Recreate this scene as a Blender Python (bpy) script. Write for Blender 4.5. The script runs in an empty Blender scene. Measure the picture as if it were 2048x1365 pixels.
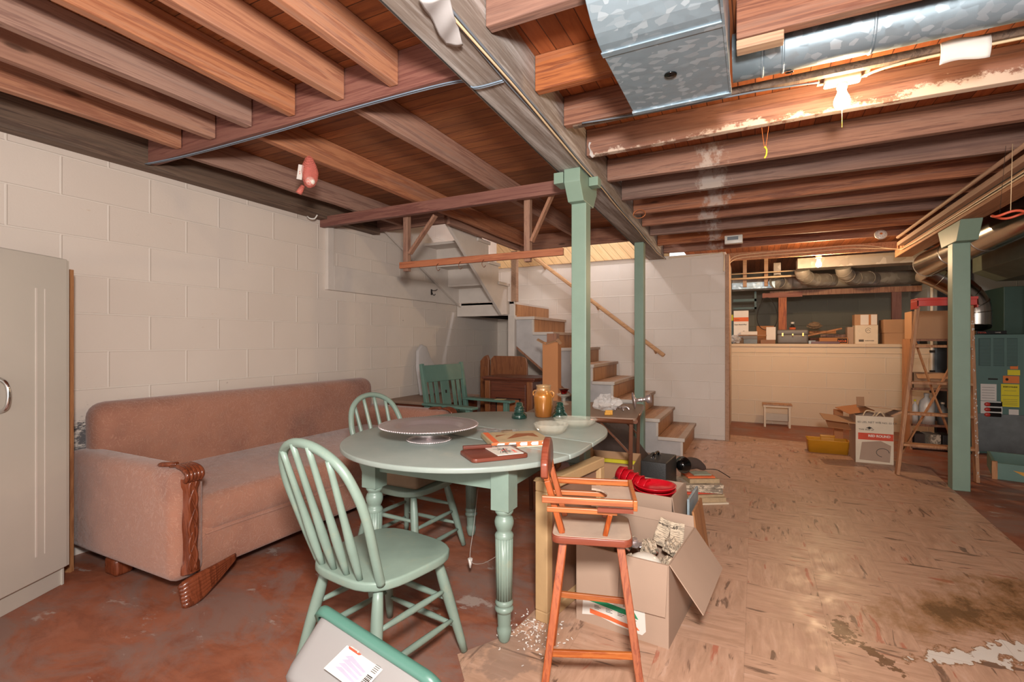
import bpy, bmesh, math, random
from mathutils import Vector, Matrix, Euler
random.seed(7)
S = bpy.context.scene
COL = S.collection
PI = math.pi
# ---------------------------------------------------------------- camera, world, lights, exposure
cam_d = bpy.data.cameras.new('camera'); cam = bpy.data.objects.new('camera', cam_d); COL.objects.link(cam)
cam_d.sensor_width = 36.0; cam_d.lens = 977.0 / 2048 * 36; cam_d.clip_start = 0.02
cam.location = (0, 0, 1.18); cam.rotation_euler = (PI / 2, 0, math.radians(26.45)); S.camera = cam
W = bpy.data.worlds.new('world'); S.world = W; W.use_nodes = True
W.node_tree.nodes['Background'].inputs[0].default_value = (1.0, 0.93, 0.87, 1)
W.node_tree.nodes['Background'].inputs[1].default_value = 2.1
S.view_settings.view_transform = 'Standard'; S.view_settings.look = 'None'; S.view_settings.gamma = 1
S.view_settings.use_curve_mapping = False
S.view_settings.exposure = 0.12
S.cycles.max_bounces = 8; S.cycles.transparent_max_bounces = 16; S.cycles.caustics_reflective = False
def lamp(name, kind, loc, energy, color, size=0.1, rot=(0, 0, 0), size_y=None):
    d = bpy.data.lights.new(name, kind); d.energy = energy; d.color = color
    if kind == 'AREA':
        d.size = size
        if size_y: d.shape = 'RECTANGLE'; d.size_y = size_y
    else: d.shadow_soft_size = size
    o = bpy.data.objects.new(name, d); COL.objects.link(o); o.location = loc; o.rotation_euler = rot
    return o
# the photographer's flash, just over the camera; the bulbs' own light is in make_bulb below
lamp('camera_flash', 'AREA', (0.12, -0.12, 1.62), 104, (1.0, 0.95, 0.9), 0.22, (math.radians(86), 0, math.radians(26)))

# ---------------------------------------------------------------- materials
def lin(c):
    if isinstance(c, str): c = [int(c[i:i + 2], 16) / 255 for i in (0, 2, 4)]
    return tuple((x / 12.92 if x <= .04045 else ((x + .055) / 1.055) ** 2.4) for x in c[:3]) + (1,)
class NT:
    def __init__(s, name):
        m = bpy.data.materials.new(name); m.use_nodes = True; s.m = m; s.t = m.node_tree; s.n = s.t.nodes
        s.b = s.n['Principled BSDF']; s.co = None
    def new(s, t, **kw):
        n = s.n.new(t)
        for k, v in kw.items(): setattr(n, k, v)
        return n
    def l(s, a, b): s.t.links.new(a, b)
    def coord(s, scale=(1, 1, 1), rot=(0, 0, 0), loc=(0, 0, 0), rand=False):
        if s.co is None:
            tc = s.new('ShaderNodeTexCoord'); s.co = tc.outputs['Object']
            if rand:
                oi = s.new('ShaderNodeObjectInfo'); ml = s.new('ShaderNodeVectorMath', operation='SCALE')
                cb = s.new('ShaderNodeCombineXYZ')
                for i in range(3): s.l(oi.outputs['Random'], cb.inputs[i])
                s.l(cb.outputs[0], ml.inputs[0]); ml.inputs['Scale'].default_value = 37
                ad = s.new('ShaderNodeVectorMath', operation='ADD'); s.l(s.co, ad.inputs[0]); s.l(ml.outputs[0], ad.inputs[1]); s.co = ad.outputs[0]
        mp = s.new('ShaderNodeMapping'); mp.inputs['Scale'].default_value = scale; mp.inputs['Rotation'].default_value = rot; mp.inputs['Location'].default_value = loc
        s.l(s.co, mp.inputs[0]); return mp.outputs[0]
    def noise(s, vec, sc, det=4, rough=.6, dist=0):
        n = s.new('ShaderNodeTexNoise'); n.inputs['Scale'].default_value = sc; n.inputs['Detail'].default_value = det
        n.inputs['Roughness'].default_value = rough; n.inputs['Distortion'].default_value = dist; s.l(vec, n.inputs['Vector']); return n.outputs['Fac']
    def ramp(s, f, stops, interp='LINEAR'):
        r = s.new('ShaderNodeValToRGB'); e = r.color_ramp.elements; r.color_ramp.interpolation = interp
        while len(e) < len(stops): e.new(.5)
        for i, (p, c) in enumerate(stops):
            e[i].position = p; e[i].color = (c, c, c, 1) if isinstance(c, (int, float)) else (lin(c) if isinstance(c, str) else tuple(c))
        s.l(f, r.inputs[0]); return r.outputs[0]
    def mix(s, f, a, b, mode='MIX'):
        n = s.new('ShaderNodeMix', data_type='RGBA', blend_type=mode)
        for i, v in ((0, f), (6, a), (7, b)):
            if isinstance(v, (int, float)): n.inputs[i].default_value = v
            elif isinstance(v, (str, tuple)): n.inputs[i].default_value = lin(v) if isinstance(v, str) else v
            else: s.l(v, n.inputs[i])
        return n.outputs[2]
    def math(s, op, a, b=0, c=0):
        n = s.new('ShaderNodeMath', operation=op)
        for i, v in enumerate((a, b, c)):
            if isinstance(v, (int, float)): n.inputs[i].default_value = v
            else: s.l(v, n.inputs[i])
        return n.outputs[0]
    def bump(s, h, st=.3, dist=.01, prev=None):
        b = s.new('ShaderNodeBump'); b.inputs['Strength'].default_value = st; b.inputs['Distance'].default_value = dist
        s.l(h, b.inputs['Height'])
        if prev: s.l(prev, b.inputs['Normal'])
        s.l(b.outputs[0], s.b.inputs['Normal']); return b.outputs[0]
    def base(s, c):
        if isinstance(c, str): s.b.inputs['Base Color'].default_value = lin(c)
        else: s.l(c, s.b.inputs['Base Color'])
    def set(s, rough=.5, metal=0, **kw):
        s.b.inputs['Roughness'].default_value = rough; s.b.inputs['Metallic'].default_value = metal
        for k, v in kw.items(): s.b.inputs[k.replace('_', ' ')].default_value = v
        return s.m
def plain(name, c, rough=.6, metal=0, var=.12, sc=9, bump=0.0, **kw):
    t = NT(name); v = t.coord(rand=True); n = t.noise(v, sc, 5)
    c0 = lin(c); d = tuple(x * (1 - var) for x in c0[:3]) + (1,); u = tuple(min(1, x * (1 + var * .7)) for x in c0[:3]) + (1,)
    t.base(t.ramp(n, [(.3, d), (.7, u)]))
    if bump: t.bump(t.noise(v, sc * 6, 4), bump, .004)
    return t.set(rough, metal, **kw)
def wood(name, c1, c2, axis='X', sc=1.0, rough=.6, rings=True, dirt=None, dirt_amt=.35, bump=.25, vary=.25, knots=False):
    t = NT(name); k = {'X': (.5, 13, 13), 'Y': (13, .5, 13), 'Z': (14, 14, 1.0)}[axis]
    v = t.coord(tuple(q * sc for q in k), rand=True)
    n = t.noise(v, 1.6, 8, .62, 1.2)
    n2 = t.noise(v, 7, 4, .7)
    f = t.math('ADD', t.math('MULTIPLY', n, .7), t.math('MULTIPLY', n2, .3))
    col = t.ramp(f, [(.32, c1), (.5, c2), (.56, c1), (.68, c2)])
    v2 = t.coord((1, 1, 1)); big = t.noise(v2, 1.7, 3)
    col = t.mix(t.math('MULTIPLY', big, .55), col, c1)
    if vary:
        oi = t.new('ShaderNodeObjectInfo'); hs = t.new('ShaderNodeHueSaturation')
        t.l(t.math('ADD', t.math('MULTIPLY', oi.outputs['Random'], vary * 2), 1 - vary), hs.inputs['Value'])
        t.l(t.math('ADD', t.math('MULTIPLY', oi.outputs['Random'], min(.55, vary * 2.4)), 1 - min(.3, vary * 1.3)), hs.inputs['Saturation'])
        t.l(col, hs.inputs['Color']); col = hs.outputs[0]
    if dirt:
        dn = t.noise(t.coord(tuple(q * sc * .35 for q in k)), 3.2, 6, .75)
        col = t.mix(t.ramp(dn, [(.5, 0.0), (.72, dirt_amt)]), col, dirt)
    if knots:
        vo = t.new('ShaderNodeTexVoronoi'); vo.inputs['Scale'].default_value = 2.3
        t.l(t.coord(tuple({'X': (.8, 3, 3), 'Y': (3, .8, 3), 'Z': (3, 3, .8)}[axis])), vo.inputs['Vector'])
        col = t.mix(t.ramp(vo.outputs['Distance'], [(.05, .8), (.1, 0.0)]), col, '4a2c1c')
    t.base(col); t.bump(f, bump, .004)
    return t.set(rough)
def crusted(name):
    """joist with a white mineral crust creeping up from its lower edge"""
    m = M['joist_x'].copy(); m.name = name; nt = m.node_tree; b = nt.nodes['Principled BSDF']; src = b.inputs['Base Color'].links[0].from_socket
    t = NT.__new__(NT); t.m = m; t.t = nt; t.n = nt.nodes; t.b = b; t.co = None
    tc = t.new('ShaderNodeTexCoord'); t.co = tc.outputs['Object']; sp = t.new('ShaderNodeSeparateXYZ'); t.l(t.co, sp.inputs[0])
    n = t.noise(t.coord((1, 1, 1.5)), 9, 8, .75)
    edge = t.math('ADD', t.math('MULTIPLY', t.math('SUBTRACT', 2.315, sp.outputs[2]), 9.0), t.math('MULTIPLY', sp.outputs[0], .28))
    f = t.math('ADD', t.math('SUBTRACT', n, .62), t.math('MULTIPLY', edge, .42))
    t.base(t.mix(t.ramp(f, [(.0, 0.0), (.07, .9)]), src, 'c9b6a6')); return m
def blocks(name, plane, paint, hi, peel=None, z0=0, shift=0, mortar='e6ddd2'):
    """painted concrete block; plane 'Y' for walls running along y, 'X' for walls running along x"""
    t = NT(name); tc = t.new('ShaderNodeTexCoord'); sp = t.new('ShaderNodeSeparateXYZ'); t.l(tc.outputs['Object'], sp.inputs[0])
    cb = t.new('ShaderNodeCombineXYZ'); t.l(t.math('ADD', sp.outputs[1 if plane == 'Y' else 0], shift), cb.inputs[0]); t.l(t.math('ADD', sp.outputs[2], z0), cb.inputs[1])
    t.co = tc.outputs['Object']
    wob = t.noise(t.coord(), 3, 3)
    br = t.new('ShaderNodeTexBrick'); br.offset = .5; t.l(cb.outputs[0], br.inputs['Vector'])
    br.inputs['Scale'].default_value = 1; br.inputs['Brick Width'].default_value = .435; br.inputs['Row Height'].default_value = .213
    br.inputs['Mortar Size'].default_value = .0065; br.inputs['Mortar Smooth'].default_value = .6; br.inputs['Bias'].default_value = 0
    br.inputs['Color1'].default_value = (.0, .0, .0, 1); br.inputs['Color2'].default_value = (1, 1, 1, 1); br.inputs['Mortar'].default_value = (.5, .5, .5, 1)
    col = t.mix(t.math('MULTIPLY', br.outputs['Color'], .35), paint, hi)
    col = t.mix(t.ramp(t.noise(t.coord(), 1.4, 4), [(.35, 0.0), (.75, .5)]), col, hi)
    col = t.mix(t.math('MULTIPLY', br.outputs['Fac'], .35), col, mortar)
    fine = t.noise(t.coord(), 90, 3)
    spots = t.ramp(t.noise(t.coord((1, 1, 1), loc=(3, 1, 5)), 11, 2), [(.775, 0.0), (.79, .55)])
    col = t.mix(spots, col, '6d5b50')
    if peel == 'left':    # damp, flaking paint low on the wall near the cupboard
        zz = t.ramp(sp.outputs[2], [(.35, 1.0), (1.0, 0.0)])
        yy = t.ramp(t.math('SUBTRACT', sp.outputs[1], 1.5), [(0.0, 1.0), (.5, .42), (1.0, .18)])
        msk = t.math('MULTIPLY', zz, yy)
        nn = t.noise(t.coord((1, 1.0, 2.2)), 13, 10, .78)
        th = t.math('ADD', nn, t.math('MULTIPLY', msk, .52))
        col = t.mix(t.ramp(th, [(.74, 0.0), (.80, .88)]), col, '3b3a42')
        n3 = t.noise(t.coord((1, 1, 2), loc=(5, 5, 5)), 9, 8, .7)
        col = t.mix(t.ramp(t.math('ADD', n3, t.math('MULTIPLY', msk, .3)), [(.70, 0.0), (.78, .7)]), col, 'a09490')
        n4 = t.noise(t.coord((1, .6, 3), loc=(2, 9, 1)), 7, 9, .75)
        col = t.mix(t.ramp(t.math('ADD', n4, t.math('MULTIPLY', msk, .1)), [(.655, 0.0), (.70, .55)]), col, 'b08a62')
    elif peel:
        nn = t.noise(t.coord((1, 1, 1.6), loc=(7, 2, 1)), 6, 9, .75)
        col = t.mix(t.ramp(nn, [(.69, 0.0), (.74, .55)]), col, '8c7460')
    t.base(col)
    h = t.math('ADD', t.math('MULTIPLY', br.outputs['Fac'], 1.0), t.math('MULTIPLY', fine, .12))
    h = t.math('ADD', h, t.math('MULTIPLY', wob, .3))
    t.bump(h, .5, .008)
    return t.set(.55)
M = {}
M['wall_l'] = blocks('painted_block_left', 'Y', 'd6cabf', 'cbbdb1', 'left', z0=.156, shift=.24)
M['wall_b'] = blocks('painted_block_back', 'X', 'd8cdc2', 'cbbcae', 'few', z0=.156, shift=.05)
M['wall_half'] = blocks('painted_block_cream', 'X', 'd2bb9f', 'd9c4a9', 'few', z0=.1)
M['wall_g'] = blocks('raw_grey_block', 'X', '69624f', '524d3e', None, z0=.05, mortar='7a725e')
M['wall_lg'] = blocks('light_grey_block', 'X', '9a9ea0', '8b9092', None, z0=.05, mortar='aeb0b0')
def floor_red():
    t = NT('worn_red_floor_paint'); v = t.coord((1, 1.6, 1), rot=(0, 0, .5))
    a = t.noise(v, 1.5, 8, .68, .8); b = t.noise(t.coord((1, 2.2, 1), rot=(0, 0, .6), loc=(4, 2, 0)), 5, 9, .75, .5); c = t.noise(t.coord((1, 1.5, 1), rot=(0, 0, .4), loc=(1, 8, 0)), 2.2, 8, .72, .6)
    col = t.ramp(a, [(.3, '7a3b28'), (.5, '985a40'), (.7, '9e6a56')])
    col = t.mix(t.ramp(b, [(.45, 0.0), (.68, .65)]), col, '70402f')
    col = t.mix(t.ramp(c, [(.46, 0.0), (.60, .85)]), col, '876c62')
    d = t.noise(t.coord((1, 2.0, 1), rot=(0, 0, .55), loc=(9, 3, 0)), 3.1, 9, .7, .5)
    col = t.mix(t.ramp(d, [(.60, 0.0), (.64, .85)]), col, 'a8968c')
    t.base(col); t.bump(b, .25, .004)
    t.l(t.ramp(a, [(.3, .38), (.7, .62)]), t.b.inputs['Roughness']); return t.m
M['floor_red'] = floor_red()
def floor_tile():
    t = NT('streaked_tan_floor_tile'); T = .30
    tc = t.new('ShaderNodeTexCoord'); mp0 = t.new('ShaderNodeMapping'); t.l(tc.outputs['Object'], mp0.inputs[0]); mp0.inputs['Scale'].default_value = (1 / T, 1 / T, 1)
    mp0.inputs['Location'].default_value = (.12, .2, 0)
    ck = t.new('ShaderNodeTexChecker'); ck.inputs['Scale'].default_value = 1; t.l(mp0.outputs[0], ck.inputs['Vector'])
    fl = t.new('ShaderNodeVectorMath', operation='FLOOR'); t.l(mp0.outputs[0], fl.inputs[0])
    wn = t.new('ShaderNodeTexWhiteNoise', noise_dimensions='2D'); t.l(fl.outputs[0], wn.inputs['Vector'])
    def streak(k, off, sc, det, dist):
        mp = t.new('ShaderNodeMapping'); mp.inputs['Scale'].default_value = k; mp.inputs['Location'].default_value = off
        ad = t.new('ShaderNodeVectorMath', operation='MULTIPLY_ADD'); t.l(wn.outputs['Color'], ad.inputs[0]); ad.inputs[1].default_value = (5, 5, 5); t.l(tc.outputs['Object'], ad.inputs[2])
        t.l(ad.outputs[0], mp.inputs[0]); return t.noise(mp.outputs[0], sc, det, .6, dist)
    def both(off, sc, det=4, dist=.6, a=2.6, b=17):
        return t.mix(ck.outputs['Fac'], streak((a, b, 1), off, sc, det, dist), streak((b, a, 1), off, sc, det, dist))
    s1 = both((0, 0, 0), 1.5); s2 = both((5, 3, 0), 1.25); s3 = both((1, 9, 0), 2.2)
    col = t.ramp(s3, [(.3, 'ac8870'), (.6, 'c29c84'), (.75, 'ccaa96')])
    col = t.mix(t.ramp(s1, [(.60, 0.0), (.66, .8)]), col, '5d4436')
    col = t.mix(t.ramp(s2, [(.645, 0.0), (.685, .7)]), col, 'ad5a42')
    col = t.mix(t.ramp(both((7, 7, 0), 1.6), [(.68, 0.0), (.73, .5)]), col, 'e0cdb6')
    t.co = tc.outputs['Object']
    # brown rot and bare white patches near the right front, dirt blotch beside the crate
    sp = t.new('ShaderNodeSeparateXYZ'); t.l(tc.outputs['Object'], sp.inputs[0])
    def blob(cx, cy, rx, ry, ang):
        ca, sa = math.cos(ang), math.sin(ang)
        dx = t.math('SUBTRACT', sp.outputs[0], cx); dy = t.math('SUBTRACT', sp.outputs[1], cy)
        u = t.math('ADD', t.math('MULTIPLY', dx, ca / rx), t.math('MULTIPLY', dy, sa / rx))
        w = t.math('ADD', t.math('MULTIPLY', dx, -sa / ry), t.math('MULTIPLY', dy, ca / ry))
        return t.math('SUBTRACT', 1, t.math('SQRT', t.math('ADD', t.math('MULTIPLY', u, u), t.math('MULTIPLY', w, w))))
    n = t.noise(t.coord((1.6, 1, 1), rot=(0, 0, -.3)), 6, 9, .75)
    n2 = t.noise(t.coord((1.2, 1, 1), rot=(0, 0, -.4), loc=(3, 3, 0)), 9, 6, .6)
    m1 = t.math('MAXIMUM', blob(.85, 2.78, .62, .25, .6), blob(1.25, 3.1, .6, .3, .3))
    bm = t.math('ADD', t.math('MULTIPLY', n, 1.0), t.math('MULTIPLY', t.math('MAXIMUM', m1, -1), .42))
    col = t.mix(t.ramp(bm, [(.56, 0.0), (.76, .75)]), col, '8c6234')
    col = t.mix(t.ramp(bm, [(.76, 0.0), (.86, .7)]), col, '543818')
    wm = t.math('ADD', n2, t.math('MULTIPLY', t.math('MAXIMUM', blob(.78, 2.44, .42, .10, .55), -1), .30))
    col = t.mix(t.ramp(wm, [(.62, 0.0), (.655, .85)]), col, '7d5228')
    col = t.mix(t.ramp(wm, [(.66, 0.0), (.68, 1.0)], 'LINEAR'), col, 'd6cfc6')
    n3 = t.noise(t.coord((1, 1, 1)), 38, 3, .6)
    dm = t.math('ADD', n3, t.math('MULTIPLY', t.math('MAXIMUM', t.math('MAXIMUM', blob(.315, 2.37, .14, .06, 1.5), blob(.41, 2.24, .13, .04, -.9)), -1), .36))
    col = t.mix(t.ramp(dm, [(.60, 0.0), (.66, .85)]), col, '5a3a1c')
    pw = t.math('ADD', n2, t.math('MULTIPLY', t.math('MAXIMUM', blob(-.82, 1.65, .35, .2, 1.2), -1), .28))
    col = t.mix(t.ramp(pw, [(.58, 0.0), (.66, .6)]), col, '8a7264')
    # joints
    fr = t.new('ShaderNodeVectorMath', operation='FRACTION'); t.l(mp0.outputs[0], fr.inputs[0]); s2p = t.new('ShaderNodeSeparateXYZ'); t.l(fr.outputs[0], s2p.inputs[0])
    j = t.math('MAXIMUM', t.ramp(s2p.outputs[0], [(0.0, 1.0), (.012, 0.0)]), t.ramp(s2p.outputs[1], [(0.0, 1.0), (.012, 0.0)]))
    col = t.mix(t.math('MULTIPLY', j, .35), col, '7a5c48')
    t.base(col); t.l(t.ramp(n2, [(.35, .30), (.65, .52)]), t.b.inputs['Roughness'])
    t.bump(t.noise(t.coord(), 26, 5, .7), .22, .004); return t.m
M['tile'] = floor_tile()
def planks(name, c1, c2, across, width, rough=.65, diag=0.0, dark='2a120a', vary=True):
    """boards lying side by side; 'across' is the axis index the board edges are stepped along"""
    t = NT(name); tc = t.new('ShaderNodeTexCoord'); mp = t.new('ShaderNodeMapping'); mp.inputs['Rotation'].default_value = (0, diag, 0) ; t.l(tc.outputs['Object'], mp.inputs[0])
    sp = t.new('ShaderNodeSeparateXYZ'); t.l(mp.outputs[0], sp.inputs[0]); q = t.math('DIVIDE', sp.outputs[across], width)
    fl = t.math('FLOOR', q); fr = t.math('FRACT', q)
    wn = t.new('ShaderNodeTexWhiteNoise', noise_dimensions='1D'); t.l(fl, wn.inputs['W'])
    sc = [2.0, 2.0, 2.0]; sc[across] = 22
    m2 = t.new('ShaderNodeMapping'); m2.inputs['Scale'].default_value = sc; t.l(mp.outputs[0], m2.inputs[0])
    n = t.noise(m2.outputs[0], 1.5, 7, .65, .8)
    col = t.ramp(n, [(.3, c1), (.6, c2)])
    if vary:
        hs = t.new('ShaderNodeHueSaturation'); t.l(t.math('ADD', t.math('MULTIPLY', wn.outputs['Value'], .55), .7), hs.inputs['Value']); t.l(col, hs.inputs['Color']); col = hs.outputs[0]
    g = t.ramp(fr, [(0.0, 1.0), (.05, 0.0), (.97, 0.0), (1.0, 1.0)])
    col = t.mix(g, col, dark); t.base(col); t.bump(t.math('SUBTRACT', n, t.math('MULTIPLY', g, 2)), .4, .004)
    return t.set(rough)
M['sub_l'] = planks('subfloor_boards_crosswise', '7c4a32', 'a4683f', 1, .085)
M['sub_r'] = planks('subfloor_boards_lengthwise', '8a4a2a', 'a86238', 0, .075)
M['pine'] = planks('knotty_pine_boards', 'd3a672', 'dfbb8a', 0, .09, .4, diag=.7, dark='8a6238', vary=False)
JW = ('8f6a58', 'a97c62')
M['joist_x'] = wood('weathered_joist_wood', '6a4234', 'a06e55', 'X', rough=.75, dirt='9c8678', dirt_amt=.4, vary=.22, knots=True)
M['joist_y'] = wood('old_joist_wood', '8c5d4a', 'b9876a', 'Y', rough=.72, dirt='8f8078', dirt_amt=.5, vary=.2, knots=True)
def smeared(m):
    nt = m.node_tree; b = nt.nodes['Principled BSDF']; src = b.inputs['Base Color'].links[0].from_socket
    t = NT.__new__(NT); t.m = m; t.t = nt; t.n = nt.nodes; t.b = b; t.co = None
    tc = t.new('ShaderNodeTexCoord'); t.co = tc.outputs['Object']; sp = t.new('ShaderNodeSeparateXYZ'); t.l(t.co, sp.inputs[0])
    n = t.noise(t.coord((1, 1, .7)), 8, 7, .75); d = t.math('ABSOLUTE', t.math('ADD', sp.outputs[0], t.math('MULTIPLY', sp.outputs[1], .075)))
    f = t.math('ADD', t.math('SUBTRACT', n, .5), t.math('MULTIPLY', t.math('SUBTRACT', .10, d), 1.3))
    gate = t.ramp(t.math('MULTIPLY', sp.outputs[1], .1), [(.29, 0.0), (.32, 1.0)])
    t.base(t.mix(t.math('MULTIPLY', t.ramp(f, [(.03, 0.0), (.14, .6)]), gate), src, 'b5aca4'))
smeared(M['joist_x'])
M['joist_crust'] = crusted('mineral_crusted_joist')
M['red_wood_x'] = wood('red_brown_timber', '6e3a30', '96604e', 'X', rough=.6, dirt='5a3c34', dirt_amt=.3, vary=.08)
M['orange_wood_x'] = wood('orange_brown_rail', '8c4a2c', 'b06a42', 'X', rough=.55, vary=.05)
M['brown_wood_z'] = wood('brown_upright', '7c5240', 'a67a5e', 'Z', rough=.65, vary=.1)
M['plate'] = wood('brown_grey_plate', '4e3c32', '7a6250', 'Y', rough=.75, dirt='857a6c', dirt_amt=.4, vary=0)
M['beam'] = wood('whitewashed_beam', '786a60', '95897f', 'Y', rough=.8, dirt='cdc8c4', dirt_amt=.95, vary=0, bump=.4)
M['beam_r'] = wood('orange_beam', '9a6a48', 'c59068', 'Y', rough=.7, dirt='7c5a48', dirt_amt=.3, vary=0)
M['batten'] = wood('raw_pine_batten', '9c7860', 'b8947a', 'Y', rough=.7, vary=.05)
M['batten_x'] = wood('raw_pine_batten_x', 'a88060', 'c9a27c', 'X', rough=.7, vary=.1)
M['white_paint'] = plain('dirty_white_paint', 'cdc3ba', .5, var=.07, sc=5, bump=.15)
M['white_paint2'] = plain('grey_white_paint', 'b9b4b2', .55, var=.12, sc=7, bump=.15)
M['green_post'] = plain('sage_green_paint', '7a9080', .45, var=.06, sc=6, bump=.12)
def chipped(name, c, hi, dirt, rough=.38, amt=.6):
    t = NT(name); v = t.coord(rand=True); n = t.noise(v, 4, 6, .6)
    col = t.ramp(n, [(.3, c), (.7, hi)])
    col = t.mix(t.ramp(t.noise(t.coord((1, 1, 1)), 9, 8, .75), [(.56, 0.0), (.74, amt)]), col, dirt)
    t.base(col); t.bump(t.noise(v, 40, 4), .12, .002); return t.set(rough)
M['mint'] = chipped('mint_chair_paint', '728479', '83968a', '97977e')
M['mint_top'] = chipped('mint_table_paint', '88938c', '9aa39c', 'a8a89a', .36)
M['mint_dark'] = chipped('dark_mint_paint', '527066', '5f7e71', '6f8074', .42)
def sofa_mat():
    t = NT('rose_brown_matelasse'); v = t.coord()
    wv = t.new('ShaderNodeTexNoise'); wv.inputs['Scale'].default_value = 14; wv.inputs['Detail'].default_value = 3; wv.inputs['Distortion'].default_value = 3.2; t.l(v, wv.inputs['Vector'])
    ln = t.ramp(wv.outputs['Fac'], [(.47, 0.0), (.495, 1.0), (.505, 1.0), (.53, 0.0)])
    n = t.noise(v, 2.2, 3)
    col = t.ramp(n, [(.3, '84594a'), (.55, '9d6c57'), (.75, '9c705e')])
    col = t.mix(t.math('MULTIPLY', ln, .38), col, 'bd8e76')
    col = t.mix(t.ramp(t.noise(t.coord((1, 1, 1), loc=(3, 3, 3)), 3, 6, .7), [(.55, 0.0), (.75, .35)]), col, '8a7060')
    t.base(col); fine = t.noise(v, 160, 3)
    t.bump(t.math('ADD', t.math('MULTIPLY', ln, .5), t.math('MULTIPLY', fine, .5)), .55, .004)
    t.b.inputs['Sheen Weight'].default_value = .3; return t.set(.9)
M['sofa'] = sofa_mat()
M['carved'] = wood('glossy_carved_walnut', '5a2a18', '83442a', 'Z', rough=.22, vary=0, bump=.2)
def galv(name, c1, c2, sc=22, rough=.32, metal=.75):
    t = NT(name); vo = t.new('ShaderNodeTexVoronoi'); vo.inputs['Scale'].default_value = sc; t.l(t.coord((1, 1.6, 1)), vo.inputs['Vector'])
    n = t.noise(t.coord(), 5, 5)
    sp = t.new('ShaderNodeSeparateColor'); t.l(vo.outputs['Color'], sp.inputs[0])
    col = t.ramp(sp.outputs[0], [(0.0, c1), (.72, c1), (.86, c2), (1.0, c2)])
    col = t.mix(t.math('MULTIPLY', n, .5), col, c1); t.base(col)
    t.l(t.ramp(sp.outputs[1], [(0.0, rough), (1.0, rough + .22)]), t.b.inputs['Roughness']); t.b.inputs['Metallic'].default_value = metal; return t.m
M['galv'] = galv('galvanised_sheet', '94a6b1', 'bccad3', 34, .3, .55)
M['galv_dull'] = galv('dull_galvanised_sheet', 'a0978a', 'bdb5a8', 14, .45, .3)
M['shiny'] = plain('bright_flue_metal', 'b9b2aa', .22, 1.0, var=.08)
M['card'] = plain('cardboard', 'b28a68', .85, var=.06, sc=4)
M['card2'] = plain('pale_cardboard', 'a98f7c', .85, var=.06, sc=3)
M['card3'] = plain('orange_cardboard', 'b57a4e', .85, var=.06, sc=4)
M['kraft'] = plain('kraft_paper', 'b8966c', .6, var=.1, sc=5, bump=.3)
M['kraft_in'] = plain('brown_board_backing', '8c6853', .8, var=.08)
M['cabinet'] = plain('cream_enamel', 'bcb5aa', .35, var=.05, sc=2)
M['cream'] = plain('cream_paint', 'd9c8b0', .5, var=.06)
M['black'] = plain('black_leatherette', '2c2b2a', .5, var=.2, sc=20, bump=.3)
M['blackgloss'] = plain('black_gloss', '0c0c0c', .12)
M['dark'] = plain('dark_gap', '241a15', .9)
M['chrome'] = plain('chrome', 'd5d5d5', .12, 1.0, var=.03)
M['silver'] = plain('worn_silver', 'cfc4c4', .34, .8, var=.1, sc=6)
M['red_plastic'] = plain('red_plastic', 'd01a2a', .25, var=.06)
M['white_plastic'] = plain('white_plastic', 'd8d4cc', .35, var=.04)
M['white_cer'] = plain('white_ceramic', 'e6e0d4', .2, var=.05, sc=30)
M['paper'] = plain('white_paper', 'dcd4cc', .8, var=.04)
M['cream_paper'] = plain('cream_paper', 'd9cf9c', .8, var=.05)
M['yellow'] = plain('yellow_plastic', 'c48a22', .4, var=.06)
M['yellow_lt'] = plain('yellow_sheet', 'e0cf28', .6, var=.04)
M['orange_lab'] = plain('orange_sheet', 'dd7a38', .6, var=.04)
M['cable'] = plain('cream_cable', 'd9bf9a', .5, var=.05)
M['cable_grey'] = plain('grey_cable', '6a7078', .5, var=.05)
M['blue_cable'] = plain('blue_wire', '78899a', .5)
M['grey_case'] = plain('grey_vinyl', '6e6a68', .5, var=.08)
M['brass'] = plain('brass', 'd0a05a', .3, 1.0)
M['furnace'] = plain('teal_enamel', '55726b', .4, var=.06)
M['furnace_d'] = plain('dark_teal_enamel', '37504b', .45, var=.08)
M['zincdirty'] = plain('stained_grey_steel', '6c7070', .5, .3, var=.25, sc=8)
M['trunk'] = plain('dusty_green_duct', '5c6456', .6, .2, var=.15)
M['redsteel'] = plain('red_enamel', 'c03a30', .35, var=.08)
M['ladder'] = wood('ladder_wood', '93603e', 'bf8a5c', 'Z', rough=.6, dirt='7a5c48', dirt_amt=.3, vary=.05)
M['highchair'] = wood('orange_stained_pine', '8e461f', 'b56c38', 'X', rough=.4, vary=.04)
M['highchair_z'] = wood('orange_stained_pine_upright', '80391a', 'a85a30', 'Z', rough=.4, vary=.04)
M['highchair_red'] = wood('red_stained_pine', '6c3020', '84432f', 'X', rough=.35, vary=.02)
M['dusty'] = plain('dusty_wood_top', 'b09a88', .7, var=.1, sc=14)
M['cabwood'] = wood('dark_walnut_cabinet', '4a2519', '6f3b28', 'X', rough=.3, vary=0)
M['cabwood_z'] = wood('walnut_panel', '6a3a20', '8f5a36', 'Z', rough=.35, vary=0)
M['wicker'] = plain('cloth_orange_panel', '8f5430', .8, var=.15, sc=40)
M['board_red'] = wood('dark_red_brown_board', '5c2c20', '783c2c', 'X', rough=.35, vary=0)
M['bronze'] = plain('brown_steel_tube', '6e4430', .3, .4, var=.1)
M['tabletop_br'] = plain('dusty_brown_vinyl', '8c7260', .5, var=.1, sc=6)
M['tread'] = wood('worn_stair_tread', '94694a', 'b98c66', 'Y', rough=.55, vary=0, dirt='c8bbaa', dirt_amt=.3)
M['riser'] = wood('wood_grain_riser', '96643e', 'bd8c5e', 'Z', sc=.7, rough=.5, vary=0)
M['cloth_w'] = plain('white_cloth', 'b5b1b0', .9, var=.06, sc=5)
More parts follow.
